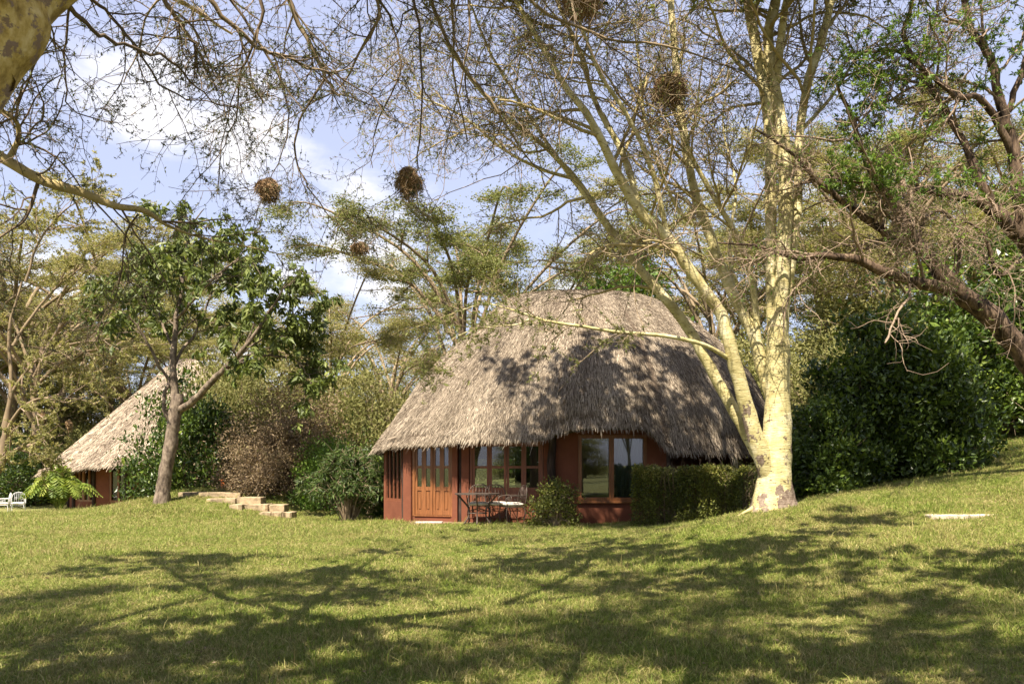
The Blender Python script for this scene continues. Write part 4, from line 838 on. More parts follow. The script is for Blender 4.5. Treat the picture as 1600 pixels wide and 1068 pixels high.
def bush(seed, w, h, leafmat, nclump=60, per=260, L=.11, wd=.03, d=None, barkmat=None, up=.3, flat=1.0, rag=.16, low=.0):
    rng = np.random.default_rng(seed); d = d or w; out = []
    c = norm(rng.normal(size=(nclump, 3))); c[:, 2] = np.abs(c[:, 2])*1.0-low*0; rad = (.5+.5*rng.random((nclump, 1))); c = c*rad
    c = c*[w/2, d/2, h*.92]; c[:, 2] = np.maximum(c[:, 2], h*.06)
    # stems
    PP = []; RR = []
    for k in range(nclump):
        b0 = np.array([rng.normal()*w*.05, rng.normal()*d*.05, -.1]); m_ = c[k]*.5+np.array([0, 0, h*.10]); P, r = resample([b0, m_, c[k]*.92], [.035*h/3+.008, .02, .006], 8, rng, .02*h/3); PP.append(P); RR.append(r)
    PP = np.array(PP); RR = np.array(RR)
    T1, T1r = grow(rng, PP, RR, 6, (.4, 1), h*.16, 50, 5, .2, (0, 0, .02), .6, .005, .2, .4, rabs=.012)
    V, Q = tubes(PP, RR, 5); V2, Q2 = tubes(T1, T1r, 3)
    out.append(('stems', np.concatenate([V, V2]), np.concatenate([Q, Q2+len(V)]), barkmat or M['bark_twig'], None, True, False))
    sz = rag*(w+h)*.5*np.exp(rng.normal(size=nclump)*.25); idx = np.repeat(np.arange(nclump), per); n = len(idx)
    dirn = norm(rng.normal(size=(n, 3))); rr = np.abs(rng.normal(size=n))**.5*.85
    p = c[idx]+dirn*(sz[idx]*rr)[:, None]*[1, 1, .75*flat]; tips = T1[:, -1]; k2 = rng.integers(0, len(tips), n//3); p2 = tips[k2]+rng.normal(size=(len(k2), 3))*.10*h/3; dd2 = norm(p2)*.6
    p = np.concatenate([p, p2]); dv = np.concatenate([dirn*.7, dd2])+np.array([0, 0, up]); ok = p[:, 2] > .02; p = p[ok]; dv = dv[ok]
    cr = np.concatenate([rng.random(nclump)[idx], rng.random(len(k2))])[ok]
    V, Fc = leafcards(rng, p, L, wd, dirv=dv, rand=.8, jit=.27); out.append(('foliage', V, Fc, leafmat, np.repeat(np.clip(.65*rng.random(len(p))+.35*cr, 0, 1), 4), True, False))
    return out
LIB = {}
def lib(key, parts):
    LIB[key] = [(n, make_mesh(n, V, Q, rn, sm), m, st) for (n, V, Q, m, rn, st, sm) in parts]
def place(key, name, x, y, label, cat, s=1.0, rz=0.0, group=None, sz=None, z=None, leaf=None):
    zz = h1(x, y) if z is None else z
    t = empty(name, (x, y, zz), label, cat, group); t.rotation_euler = (0, 0, rz); t.scale = (s, s, sz or s)
    for (n, me, m, st) in LIB[key]:
        o = bpy.data.objects.new(n, me); C.objects.link(o); o.parent = t
        if not me.materials: me.materials.append(m)
        if leaf and n == 'foliage':
            o.material_slots[0].link = 'OBJECT'; o.material_slots[0].material = leaf
        if st: o['kind'] = 'stuff'
    return t
lib('umbA', umbrella(101, 13, 5.2, M['leaf_acacia'], M['bark_orange'], 13, .20, 4, 0, lpt=6))
lib('umbB', umbrella(102, 16, 7.5, M['leaf_yellow'], M['bark_orange'], 14, .24, 5, .5, lpt=6))
lib('umbC', umbrella(103, 10, 5.0, M['leaf_yellow'], M['bark_twig'], 12, .17, 3, -.3, lpt=6))
lib('bushOl', bush(111, 5, 4.5, M['leaf_olive'], 60, 330, .11, .022))
lib('bushBr', bush(112, 4, 3.4, M['leaf_brown'], 60, 260, .08, .018, barkmat=M['bark_pink']))
lib('bushDk', bush(113, 4, 3.6, M['leaf_dark'], 60, 240, .12, .033))
lib('bushLt', bush(114, 4, 3.2, M['leaf_bright'], 55, 240, .10, .026))
lib('feather', bush(116, 9, 11, M['leaf_yellow'], 130, 330, .12, .024, flat=.38, rag=.13, up=0, barkmat=M['bark_twig']))
lib('treeGr', bush(115, 6, 9, M['leaf_dark'], 80, 260, .2, .055, rag=.12))
def X(px, D): return (px-800)/F*D
# (key, px, D, scale, sz, rz, label)
for (k, px, D, s, sz, rz, lab) in [
  ('umbA', 722, 33, 1.0, 1.0, .3, 'layered acacia with pale green pads directly behind the left shoulder of the big thatch'),
  ('umbB', 10, 52, 1.3, 1.22, .0, 'tall yellowish acacia filling the left edge of the picture'),
  ('umbB', 175, 58, 1.25, 1.15, 2.0, 'tall yellowish acacia behind the smaller cottage roof'),
  ('umbB', -190, 55, 1.2, 1.1, 4.0, 'tall yellowish acacia beyond the left edge behind the garden chairs'),
  ('umbC', 520, 37, 1.0, .94, 1.0, 'low spreading acacia left of the big cottage behind the brown bushes'),
  ('umbC', 605, 45, 1.1, 1.08, 3.0, 'low spreading acacia further back between the brown bushes and big thatch'),
  ('umbC', 420, 52, 1.1, .95, 5.0, 'distant low acacia seen under the leafy tree crown'),
  ('umbA', 860, 42, 1.0, .95, 2.2, 'acacia behind the top of the big thatched roof'),
  ('umbC', 1110, 36, 1.2, 1.15, 4.2, 'spreading acacia behind the fever tree stems'),
  ('umbA', 1290, 38, 1.0, .95, 5.1, 'acacia behind the right side of the fever tree'),
  ('umbC', 1440, 30, 1.1, .85, .8, 'yellow green acacia behind the leaning brown trunk'),
  ('umbA', 1620, 34, 1.1, .9, 3.5, 'acacia at the far right edge behind the dark shrub')]:
    place(k, 'acacia_tree', X(px, D), D, lab, 'tree', s, rz, 'background acacias around the garden', sz)
place('umbB', 'acacia_tree', X(90, 66), 66, 'hazy yellowish acacia glimpsed between the two tall left hand acacias', 'tree', 1.3, 1.0, 'background acacias around the garden', 1.1)
for px_, D_, s_, z_, lab_ in ((60, 47, .95, .85, 'yellowish acacia with low pads at left behind the crooked trunk'), (-70, 49, .95, .85, 'yellowish acacia with low pads crossing the left edge'), (215, 54, .9, .72, 'low yellowish acacia just above the peak side of the small cottage'), (130, 72, 1.5, 1.15, 'farthest tall acacia at left between the nearer crowns')):
    place('umbB', 'acacia_tree', X(px_, D_), D_, lab_, 'tree', s_, px_*.07, 'background acacias around the garden', z_)
for px_, D_, k_, lab_ in ((1390, 33, 'umbB', 'yellow green acacia crown behind the brown acacia limbs'), (1530, 40, 'umbB', 'acacia crown behind the upper right brown limbs'), (1180, 42, 'umbB', 'acacia crown seen between the fever tree stems')):
    place(k_, 'acacia_tree', X(px_, D_), D_, lab_, 'tree', .8, px_*.03, 'background acacias around the garden', .78)
for px_, D_, s_, z_, lab_ in ((40, 56, 1.35, 1.25, 'feathery yellow green acacia crown filling the left background'), (-110, 60, 1.35, 1.3, 'feathery yellow green acacia crown beyond the left edge'), (170, 62, 1.3, 1.12, 'feathery acacia crown above the small cottage roof'), (300, 66, 1.2, .9, 'feathery low acacia crown seen through the leafy tree'), (430, 62, 1.15, .84, 'feathery low acacia crown between the leafy tree and the cloud'), (560, 56, 1.0, .80, 'feathery low acacia crown left of the big thatch against the sky'), (490, 50, 1.0, .8, 'feathery low acacia crown right of the leafy tree crown'), (640, 50, 1.0, .88, 'feathery acacia crown just left of the layered acacia'), (790, 50, 1.0, 1.0, 'feathery acacia crown behind the top left of the big thatch'), (700, 58, 1.0, 1.0, 'feathery acacia crown behind the left shoulder of the big thatch'), (1120, 48, 1.0, .95, 'feathery acacia crown behind the left fever tree stems'), (1290, 44, .95, .95, 'feathery acacia crown in the gap right of the fever tree'), (1450, 46, 1.0, 1.0, 'feathery acacia crown behind the brown acacia limbs'), (1600, 44, 1.0, 1.1, 'feathery acacia crown behind the right edge limbs')):
    place('feather', 'acacia_tree', X(px_, D_), D_, lab_, 'tree', s_, px_*.03, 'background acacias around the garden', z_, leaf=M['leaf_acacia'] if px_ % 20 else None)
for i_, (x_, y_, k_, s_) in enumerate([(-26, -42, 'umbA', 1), (-15, -30, 'bushOl', 1.5), (-5, -38, 'bushDk', 1.5), (4, -30, 'umbC', .9), (12, -44, 'umbA', .8), (18, -28, 'bushOl', 1.4), (28, -40, 'treeGr', .8), (-36, -30, 'umbC', 1), (8, -60, 'feather', .9), (-10, -62, 'feather', .8)]):
    place(k_, 'acacia_tree' if k_[0] in 'uf' else 'garden_bush', x_, y_, 'tree or bush behind the viewer, mirrored in the cottage window glass', 'tree', s_, x_*.2, 'trees mirrored in the window glass')
place('umbA', 'acacia_tree', X(330, 60), 60, 'distant acacia seen through the leafy tree on the mound', 'tree', 1.1, 4.0, 'background acacias around the garden', .95)
place('umbA', 'acacia_tree', -6.6, -.6, 'acacia standing behind the viewer on the left, throwing shade over the lawn', 'tree', .95, 1.0, 'acacias shading the foreground lawn', .95)
place('umbA', 'acacia_tree', -1.9, -2.0, 'acacia standing directly behind the viewer, throwing shade over the lawn', 'tree', .95, 2.0, 'acacias shading the foreground lawn', .93)
place('umbA', 'acacia_tree', 7.6, -.9, 'acacia standing behind the viewer at far right, throwing shade over the lawn', 'tree', .95, 4.0, 'acacias shading the foreground lawn', 1.0)
place('umbA', 'acacia_tree', 3.6, -2.6, 'acacia standing behind the viewer on the right, throwing shade over the lawn', 'tree', .95, 3.0, 'acacias shading the foreground lawn', 1.0)
place('umbA', 'acacia_tree', 9.3, 3.2, 'acacia beyond the right edge beside the viewer, throwing shade over the lawn', 'tree', .9, 5.0, 'acacias shading the foreground lawn', 1.05)
place('treeGr', 'broadleaf_tree', X(965, 34), 34, 'dense dark green leafy tree rising just behind the big roof ridge', 'tree', 1.0, .4, None, 1.05, leaf=M['leaf_bright'])
place('treeGr', 'broadleaf_tree', X(1550, 25), 25, 'dark leafy tree at the right behind the leaning brown trunk', 'tree', .9, 1.4, None, .72)
place('treeGr', 'broadleaf_tree', X(1330, 31), 31, 'shaded leafy tree in the gap right of the fever tree trunk', 'tree', .9, 2.4, None, .62, leaf=M['leaf_olive'])

for (k, px, D, s, sz, rz, leaf, lab) in [
  ('bushDk', 296, 30, .95, 1.3, .2, None, 'tall dark glossy shrub behind the leafy tree hiding half of the small cottage'),
  ('bushBr', 452, 29.5, 1.3, 1.25, .5, None, 'large dry brown bush beside the stone steps'),
  ('bushBr', 520, 30.5, 1.0, .95, 3.7, None, 'pale brown bush touching the left eave side of the olive acacia bush'),
  ('bushBr', 412, 28.2, .8, .8, 1.9, None, 'small brown bush arching over the dark gap above the steps'),
  ('bushOl', 375, 32, .95, 1.3, 4.1, None, 'olive bush between the dark glossy shrub and the dry brown bush'),
  ('bushLt', 350, 35, 1.4, 2.05, 5.0, M['leaf_olive'], 'taller olive bush behind the leafy tree covering the right side of the small cottage'),
  ('bushOl', 470, 33, 1.1, 1.15, 2.9, None, 'olive green bush rising behind the dry brown bush'),
  ('bushOl', 585, 31, 1.0, 1.22, 1.2, None, 'olive acacia bush against the left eave of the big thatch'),
  ('bushLt', 525, 27.5, .72, .85, 2.2, None, 'bright yellow green bush left of the big cottage'),
  ('bushLt', 585, 26.3, .62, .78, 4.4, M['leaf_dark'], 'dark green bush close under the left thatch eave'),
  ('bushDk', 35, 46, 1.3, 1.1, 1.1, None, 'dark bush behind the garden chairs at far left'),
  ('bushDk', 110, 50, 1.2, 1.2, 3.1, M['leaf_olive'], 'olive bush behind the left eave of the small cottage'),
  ('bushLt', 170, 56, 1.6, 1.7, 2.1, M['leaf_yellow'], 'pale bush above the small cottage roof line'),
  ('bushOl', 350, 42, 1.3, 1.25, .6, None, 'olive bush between the small cottage and the brown bushes'),
  ('bushOl', -60, 50, 1.5, 1.3, 4.5, None, 'large olive bush at the far left edge'),
  ('bushOl', 1290, 24.5, 1.0, 1.05, 3.3, None, 'olive bush just right of the fever tree trunk'),
  ('bushOl', 1210, 28, 1.1, 1.15, .9, None, 'olive bush behind the right end of the big thatch'),
  ('bushOl', 1090, 34, 1.2, 1.3, 2.5, None, 'olive bush peeping over the right shoulder of the big thatch'),
  ('bushOl', 1440, 27, 1.2, 1.2, 5.3, None, 'olive bush on the slope above the dark glossy shrub'),
  ('bushDk', 1690, 26, 1.2, 1.1, .4, None, 'dark bush at the right edge at the top of the slope'),
  ('bushDk', 1545, 26, 1.0, 1.0, 2.4, None, 'dark bush behind the right side of the big glossy shrub'),
  ('bushDk', 1300, 20.3, .6, .62, 5.4, None, 'low broad leaved shrub in the shade behind the fever tree foot'),
  ('bushBr', 1225, 20.6, .5, .5, 5.4, M['leaf_hedge'], 'low dull shrub between the hedge end and the fever tree')]:
    place(k, 'garden_bush', X(px, D), D, lab, 'bush', s, rz, 'bushes around the lawn', sz, leaf=leaf)
# far bushes closing the view
rng = np.random.default_rng(77)
far_labels = ['left end', 'centre', 'right end']
for i in range(26):
    px = -450+i*108+rng.normal()*15; D = 66+rng.random()*22; k = ['bushOl', 'bushLt', 'umbC'][i % 3]
    place(k, 'far_tree' if k == 'umbC' else 'far_bush', X(px, D), D, 'distant pale olive tree or bush closing the view beyond the cottages', 'bush', 1.6 if k != 'umbC' else 1.1, rng.random()*6, 'distant bushes beyond the cottages', 1.35 if k != 'umbC' else 1.0, leaf=M['leaf_olive'])

# --- big dark glossy shrub at right
def own(parts, name, loc, label, cat):
    t = empty(name, loc, label, cat)
    for (n, V, Q, m, rn, st, sm) in parts:
        o = mk(n, V+np.array(loc), Q, m, t, rnd=rn, smooth=sm)
        if st: o['kind'] = 'stuff'
    return t
xs, ys = X(1395, 20.6), 20.6
own(bush(120, 4.3, 4.4, M['leaf_dark'], 120, 420, .125, .032, d=3.6, barkmat=M['bark_brown'], up=.55, rag=.13), 'glossy_shrub', (xs, ys, h1(xs, ys)), 'big dark green glossy leaved shrub on the right slope', 'shrub')
xs, ys = X(1300, 19.1), 19.1
own(bush(121, 2.3, 2.2, M['leaf_dark'], 50, 320, .11, .028, d=1.8, up=.5, rag=.16), 'glossy_shrub', (xs, ys, h1(xs, ys)), 'lower rounded glossy shrub in front of the big dark shrub', 'shrub')
# small bush in front of the window wall
xs, ys = at(868, 0, 20.4)[0], 20.4
own(bush(122, 1.25, 1.42, M['leaf_hedge'], 34, 130, .055, .016, d=1.0, up=.5, rag=.2), 'small_bush', (xs, ys, h1(xs, ys)), 'small rounded green bush in front of the wall left of the big window', 'bush')
def drooper():
    xs, ys = X(545, 24.4), 24.4; b = (xs, ys, h1(xs, ys)); rng = np.random.default_rng(66)
    t = empty('bamboo_shrub', b, 'dark feathery narrow leaved shrub at the left corner of the big cottage', 'shrub')
    P0, R0 = [], []
    for k in range(78):
        a = rng.random()*6.28; e = .25+.75*rng.random(); hh = (2.45-1.35*e)*(.75+.3*rng.random()); x, y = math.cos(a)*1.35*e, math.sin(a)*.9*e
        p, r = resample([(x*.1, y*.1, -.1), (x*.45, y*.45, hh*.65), (x*.9, y*.9, hh), (x*1.25, y*1.25, hh*.82)], [.02, .014, .008, .003], 12, rng, .01); P0.append(p); R0.append(r)
    P0 = np.array(P0); R0 = np.array(R0); P1, R1 = grow(rng, P0, R0, 9, (.2, 1), .45, 45, 6, .12, (0, 0, -.12), .5, .003, .3, .3, rabs=.006)
    V, Q = tubes(P0, R0, 5); V2, Q2 = tubes(P1, R1, 3); mk('stems', np.concatenate([V, V2])+b, np.concatenate([Q, Q2+len(V)]), M['bark_twig'], t, kind='stuff')
    n, K, _ = P1.shape; tt = rng.random((n, 16))*(K-1.001); i = tt.astype(int); f = (tt-i)[..., None]; ii = np.arange(n)[:, None]; p = (P1[ii, i]*(1-f)+P1[ii, i+1]*f).reshape(-1, 3)
    V, Fc = leafcards(rng, p, .13, .014, dirv=norm(p)*[.6, .6, 0]+[0, 0, -.5], rand=.5); mk('foliage', V+b, Fc, M['leaf_bamboo'], t, rnd=np.repeat(rng.random(len(p)), 4), kind='stuff')
drooper()
# clipped hedge
def hedge():
    rng = np.random.default_rng(67); a = np.array([3.05, 19.75]); c = np.array([5.0, 17.75]); b = (*a, h1(*a)); t = empty('hedge', b, 'clipped low hedge between the cottage window and the fever tree', 'hedge')
    d = c-a; Lh = np.linalg.norm(d); d = d/Lh; nr = np.array([-d[1], d[0]]); n = 30000
    u = rng.random(n)*Lh; v = (rng.random(n)-.5); z = rng.random(n); face = rng.random(n)
    lump = .11*np.sin(u*4+1)+.08*np.sin(u*9+2)+.04*np.sin(u*21)
    m1 = face < .48; m2 = (face >= .48) & (face < .8)
    v = np.where(m1, -.5+.09*np.abs(rng.normal(size=n)), v); z = np.where(m2, 1-.07*np.abs(rng.normal(size=n)), z); m3 = (face > .93); u = np.where(m3, .06*np.abs(rng.normal(size=n)), u)
    v = v*.82*(1-.25*np.clip(z-.7, 0, 1)*2)+lump*.5*np.sign(v)
    q = a+d*u[:, None]+nr*v[:, None]; g = H(q[:, 0], q[:, 1]); top = np.interp(u, [0, Lh], [1.36, 1.40])+lump*.6
    zz = g+(top-g)*z+rng.normal(size=n)*.02; low = (z < .3) & (rng.random(n) < .35)
    P = np.c_[q, zz][~low]; nn = len(P); outd = np.c_[np.tile(nr, (nn, 1))*np.sign(v[~low])[:, None], np.zeros(nn)]*.6
    V, Fc = leafcards(rng, P, .05, .014, dirv=outd+[0, 0, .5], rand=.8); mk('foliage', V, Fc, M['leaf_hedge'], t, rnd=np.repeat(np.clip(rng.random(nn)*.8+.25*(z[~low] > .85)+.1*np.sin(u[~low]*4), 0, 1), 4), kind='stuff')  # top leaves coloured lighter and yellower, sunlight put into their tone
    PP, RR = [], []
    for k in range(130):
        uu = rng.random()*Lh; vv = (rng.random()-.5)*.7; q = a+d*uu+nr*vv; g = h1(*q); e = q+rng.normal(size=2)*.12; p, r = resample([(*q, g-.05), (*(q+rng.normal(size=2)*.05), g+.4), (*e, 1.35)], [.011, .008, .003], 8, rng, .012); PP.append(p); RR.append(r)
    PP = np.array(PP); RR = np.array(RR); T1, T2 = grow(rng, PP, RR, 8, (.15, 1), .28, 45, 5, .18, (0, 0, .06), .5, .003, .2, .3, rabs=.005)
    V, Q = tubes(PP, RR, 4); V2, Q2 = tubes(T1, T2, 3); mk('stems', np.concatenate([V, V2]), np.concatenate([Q, Q2+len(V)]), M['bark_dark'], t, kind='stuff')
hedge()
# fern with each frond a part
def fern():
    rng = np.random.default_rng(68); D = 35; x = X(92, D); b = (x, D, h1(x, D)); t = empty('giant_fern', b, 'bright yellow green fern clump beside the small cottage', 'fern')
    for k in range(120):
        a = rng.random()*2*math.pi; el = .15+.85*rng.random(); ln = 1.3*(.8+.4*rng.random()); hh = (1.85-.85*el)*(.85+.3*rng.random()); c, s = math.cos(a), math.sin(a)
        P, r = resample([(c*.05, s*.05, 0), (c*ln*.35*el, s*ln*.35*el, hh*.75), (c*ln*.8*el, s*ln*.8*el, hh), (c*ln*1.15*el, s*ln*1.15*el, hh*.62)], [.01, .008, .005, .002], 16)
        T = norm(np.gradient(P, axis=0)); side = norm(np.cross(T, [0, 0, 1.0])); Vs, Fs = [], []; n = 0
        for j in range(3, 16):
            w = .25*math.sin(math.pi*min(1, (j-1)/15.5))+.02
            for sg in (-1, 1):
                base = P[j]; tip = base+side[j]*sg*w+T[j]*w*.35-np.array([0, 0, w*.30]); e = T[j]*.042
                Vs += [base-e*.6, (base+tip)/2+e+np.array([0, 0, .01]), tip, (base+tip)/2-e]; Fs.append((n, n+1, n+2, n+3)); n += 4
        V, Q = tubes(P[None], r[None], 4); V = np.concatenate([np.array(Vs), V]); Fc = np.concatenate([np.array(Fs), Q+n])
        mk('frond', V+b, Fc, M['leaf_fern'], t, rnd=np.full(len(V), rng.random()))
fern()

# ------------------------------------------------------------------ weaver nests
def nest(px, py, D, rx, rz, label, seed, trail=.5, n=900):
    rng = np.random.default_rng(seed); rx *= .88; rz *= .9; c = at(px, py, D); t = empty('weaver_nest', c, label, 'bird nest', 'woven grass bird nests in the acacias')
    # woven body
    u = np.linspace(0, 2*np.pi, 15, endpoint=False); v = np.linspace(0, np.pi, 10); V = []
    for b_ in v:
        for a in u:
            k = 1+.16*math.sin(a*2+b_*2.3+seed)+.10*math.sin(a*5+b_*4+seed*2); V.append(c+np.array([rx*.78*math.sin(b_)*math.cos(a)*k, rx*.78*math.sin(b_)*math.sin(a)*k, rz*.8*math.cos(b_)*(1 if b_ < 1.6 else 1.1)]))
    Fc = np.array([(j*15+i, j*15+(i+1) % 15, (j+1)*15+(i+1) % 15, (j+1)*15+i) for j in range(9) for i in range(15)])
    mk('nest_body', V, Fc, M['nest'], t, rnd=np.clip(rng.random(len(V))*.4, 0, 1), smooth=True)
    d = norm(rng.normal(size=(n, 3))); p = c+d*[rx*.82, rx*.82, rz*.82]; tg = norm(np.cross(d, rng.normal(size=(n, 3))))+d*.25+np.array([0, 0, -.35]); tg = norm(tg); L = rx*(.35+.75*rng.random(n)**2)
    wob = 1+.28*np.sin(d[:, :1]*3+seed)*np.cos(d[:, 2:3]*4+seed*2); p = c+(p-c)*wob
    P = np.stack([p-tg*L[:, None]*.5, p+d*rx*.08, p+tg*L[:, None]*.6+d*rx*.16+np.array([0, 0, -.02])], 1)
    P2 = None
    m = int(60*trail); q = c+np.c_[rng.normal(size=(m, 2))*rx*.45, -rz*.8*np.ones(m)]; e = q+np.c_[rng.normal(size=(m, 2))*rx*.25, -rz*(.3+.9*rng.random(m))]; P = np.concatenate([P, np.stack([q, (q+e)/2+rng.normal(size=(m, 3))*rx*.06, e], 1)])
    V, Q = tubes(P, np.full((len(P), 3), max(.0016, D*.00022)), 3); mk('straw', V, Q, M['nest'], t, rnd=np.repeat(np.clip(rng.random(len(P)), 0, 1), 9), kind='stuff')
nest(419, 295, 8.5, .125, .105, 'small round straw nest hanging against the cloud left of the larger nest', 1, 1.2)
nest(639, 282, 9.2, .15, .165, 'larger upright straw nest hanging from a drooping twig against blue sky', 2, .8)
nest(562, 386, 8.9, .10, .045, 'flat scruffy straw nest below and between the two hanging nests', 3, .3, 500)
nest(1046, 138, 15.4, .34, .27, 'big shaggy brown nest lodged on the fever tree stem', 4, 1.5, 1400)
nest(908, 6, 14, .38, .16, 'shaggy nest cut by the top edge among fever tree twigs', 5, .6, 1000)
nest(66, 649, 30, .13, .20, 'tiny dark hanging nest left of the small cottage roof, upper left one', 6, .3, 200)
nest(108, 663, 30, .13, .20, 'tiny dark hanging nest nearest the small cottage roof', 7, .3, 200)
nest(16, 668, 30, .13, .22, 'tiny dark hanging nest by the trunk at the left edge', 8, .3, 200)
def hang(px, py0, py1, D, label): pass
# far-left small acacia trunk with hanging nest branches
def left_small():
    rng = np.random.default_rng(91); D = 30; b = at(-40, 806, D); b[2] = h1(b[0], D); t = empty('acacia_tree', b, 'sunlit crooked acacia trunk cut by the left edge above the garden chairs', 'tree')
    bk = M['bark_orange']; Ls = []
    limb(rng, [('w', b[0], D, b[2]-.2, .26), (-12, 745, D, .2), (2, 720, D, .15), (6, 690, D, .12), (10, 660, D, .11), (18, 600, D, .07), (14, 520, D, .05), (34, 440, D, .03)], bk, t, 'trunk', 30, 12, 0, .02)
    def l(p, k=20): Ls.append(limb(rng, [(q[0], q[1], D+q[2], q[3]) for q in p], bk, t, 'limb', k, 8, .01, .006))
    l([(0, 725, 0, .10), (12, 712, -.1, .09), (30, 700, -.2, .06), (60, 690, -.4, .03), (95, 660, -.6, .01)])
    l([(8, 680, 0, .07), (30, 640, -.2, .05), (66, 622, -.3, .035), (110, 628, -.4, .025), (150, 610, -.5, .01)])
    l([(14, 620, 0, .07), (50, 570, 0, .05), (100, 540, 0, .035), (170, 530, 0, .02), (220, 520, 0, .01)])
    l([(20, 540, 0, .06), (60, 480, .3, .045), (110, 430, .5, .03), (160, 400, .6, .015)])
    l([(16, 600, 0, .05), (-20, 560, 0, .04), (-60, 500, 0, .02)])
    l([(40, 440, 0, .05), (60, 380, 0, .04), (100, 330, 0, .025), (150, 300, 0, .01)])
    P0, R0 = batch(Ls, 20); P1, R1 = grow(rng, P0, R0, 12, (.25, 1), 1.6, 52, 8, .14, (0, 0, -.02), .6, .012, .3, .3, rabs=.03)
    P2, R2 = grow(rng, P1, R1, 8, (.1, 1), .7, 52, 5, .2, (0, 0, 0), .6, .008, .3, .3, rabs=.012)
    V, Q = tubes(P1, R1, 4); V2, Q2 = tubes(P2, R2, 3); mk('twigs', np.concatenate([V, V2]), np.concatenate([Q, Q2+len(V)]), M['bark_pink'], t, kind='stuff')
    V, Fc, rr = sprigs(rng, P2, 11, .09, .016, 5); mk('foliage', V, Fc, M['leaf_yellow'], t, rnd=rr, kind='stuff')
left_small()

# ------------------------------------------------------------------ terrace furniture
def table():
    c = np.array([X(746, 20.75), 20.75, .04]); t = empty('garden_table', c, 'dark wrought iron table with flared legs outside the glazed doors', 'table')
    m = MB(); ring = [(c[0]+.55*math.cos(a), c[1]+.42*math.sin(a)) for a in np.linspace(0, 2*math.pi, 32, endpoint=False)]
    V = [(x, y, .77) for x, y in ring]+[(x, y, .80) for x, y in ring]; m.add(V, [tuple(range(31, -1, -1)), tuple(range(32, 64))]+[(i, (i+1) % 32, 32+(i+1) % 32, 32+i) for i in range(32)]); m.build('table_top', M['iron'], t)
    for a in (20, 160, 200, 340, 270):
        d = np.array([math.cos(R(a)), math.sin(R(a))*.75]); P, r = resample([(*(c[:2]+d*.52), .765), (*(c[:2]+d*.38), .62), (*(c[:2]+d*.24), .45), (*(c[:2]+d*.22), .25), (*(c[:2]+d*.36), .04)], [.017]*5, 14); mm = MB(); mm.tube(P, r, 7); mm.build('leg', M['iron'], t, smooth=True)
    mm = MB(); P = [(c[0]+.235*math.cos(a), c[1]+.235*.75*math.sin(a), .32) for a in np.linspace(0, 2*math.pi, 25)]; mm.tube(P, .011, 6); mm.build('ring_stretcher', M['iron'], t, smooth=True)
table()
def scroll(c, r, turns, ax, az, n=14):
    return [c+np.array(ax)*math.cos(k/n*turns*2*math.pi)*r*(1-.65*k/n)+np.array(az)*math.sin(k/n*turns*2*math.pi)*r*(1-.65*k/n) for k in range(n+1)]
def chair(iron, lab):
    t = empty('iron_chair', (0, 0, 0), lab, 'chair', 'cushioned garden chairs'); w, d = .26, .24
    for sx in (-1, 1):
        for sy in (-1, 1):
            P, r = resample([(sx*w*.92, sy*d*.92, .43), (sx*w*1.02, sy*d*1.02, .25), (sx*w*.9, sy*d*.9, .08), (sx*w*1.05, sy*d*1.1, .005)], [.013]*4, 9); m = MB(); m.tube(P, r, 6); m.build('leg', iron, t, smooth=True)
    m = MB(); m.tube([(-w, -d, .43), (w, -d, .43), (w, d, .43), (-w, d, .43), (-w, -d, .43)], .012, 6)
    for s in (-1, 1): m.tube([(-w*.95, s*d*.6, .3), (0, s*d*.6, .37), (w*.95, s*d*.6, .3)], .008, 5)
    m.build('seat_frame', iron, t)
    m = MB(); P, r = resample([(-w, d, .43), (-w*1.02, d+.04, .72), (-w*.7, d+.07, .9), (0, d+.08, .95), (w*.7, d+.07, .9), (w*1.02, d+.04, .72), (w, d, .43)], [.012]*7, 22); m.tube(P, r, 6)
    for k in (-2, -1, 0, 1, 2): m.tube([(k*.085, d+.01, .45), (k*.085, d+.045, .7), (k*.075, d+.075, .925)], .006, 5)
    m.tube(scroll(np.array([-.11, d+.05, .68]), .07, 1.5, (1, 0, 0), (0, 0, 1)), .006, 5); m.tube(scroll(np.array([.11, d+.05, .68]), .07, 1.5, (-1, 0, 0), (0, 0, 1)), .006, 5)
    m.build('backrest', iron, t, smooth=True)
    for s in (-1, 1):
        m = MB(); P, r = resample([(s*w*1.0, d+.03, .70), (s*w*1.12, 0, .70), (s*w*1.12, -d*.9, .67), (s*w*1.05, -d*1.0, .56), (s*w, -d*.9, .43)], [.011]*5, 14); m.tube(P, r, 6); m.tube(scroll(np.array([s*w*1.05, 0, .57]), .08, 1.6, (0, 1, 0), (0, 0, 1)), .006, 5); m.build('armrest', iron, t, smooth=True)
    # plump cushion
    V = []; n = 9
    for sgn in (1, -1):
        for j in range(n):
            for i in range(n):
                u, v = (i/(n-1)-.5)*2, (j/(n-1)-.5)*2; e = (1-abs(u)**5)*(1-abs(v)**5); V.append((u*.25*(1-.03*abs(v)**3), v*.23*(1-.03*abs(u)**3), .49+sgn*(.012+.036*e**.5)))
    f = []
    for j in range(n-1):
        for i in range(n-1): a = j*n+i; f.append((a, a+1, a+n+1, a+n)); a += n*n; f.append((a+n, a+n+1, a+1, a))
    bd = [i for i in range(n)]+[n*k+n-1 for k in range(1, n)]+[n*n-1-i for i in range(1, n)]+[n*(n-1-k) for k in range(1, n-1)]
    for k in range(len(bd)): a, b_ = bd[k], bd[(k+1) % len(bd)]; f.append((b_, a, a+n*n, b_+n*n))
    mk('seat_cushion', V, f, M['cushion'], t, smooth=True)
    return t
ch = chair(M['iron'], 'cream cushioned iron chair partly hidden behind the left half of the iron table'); 
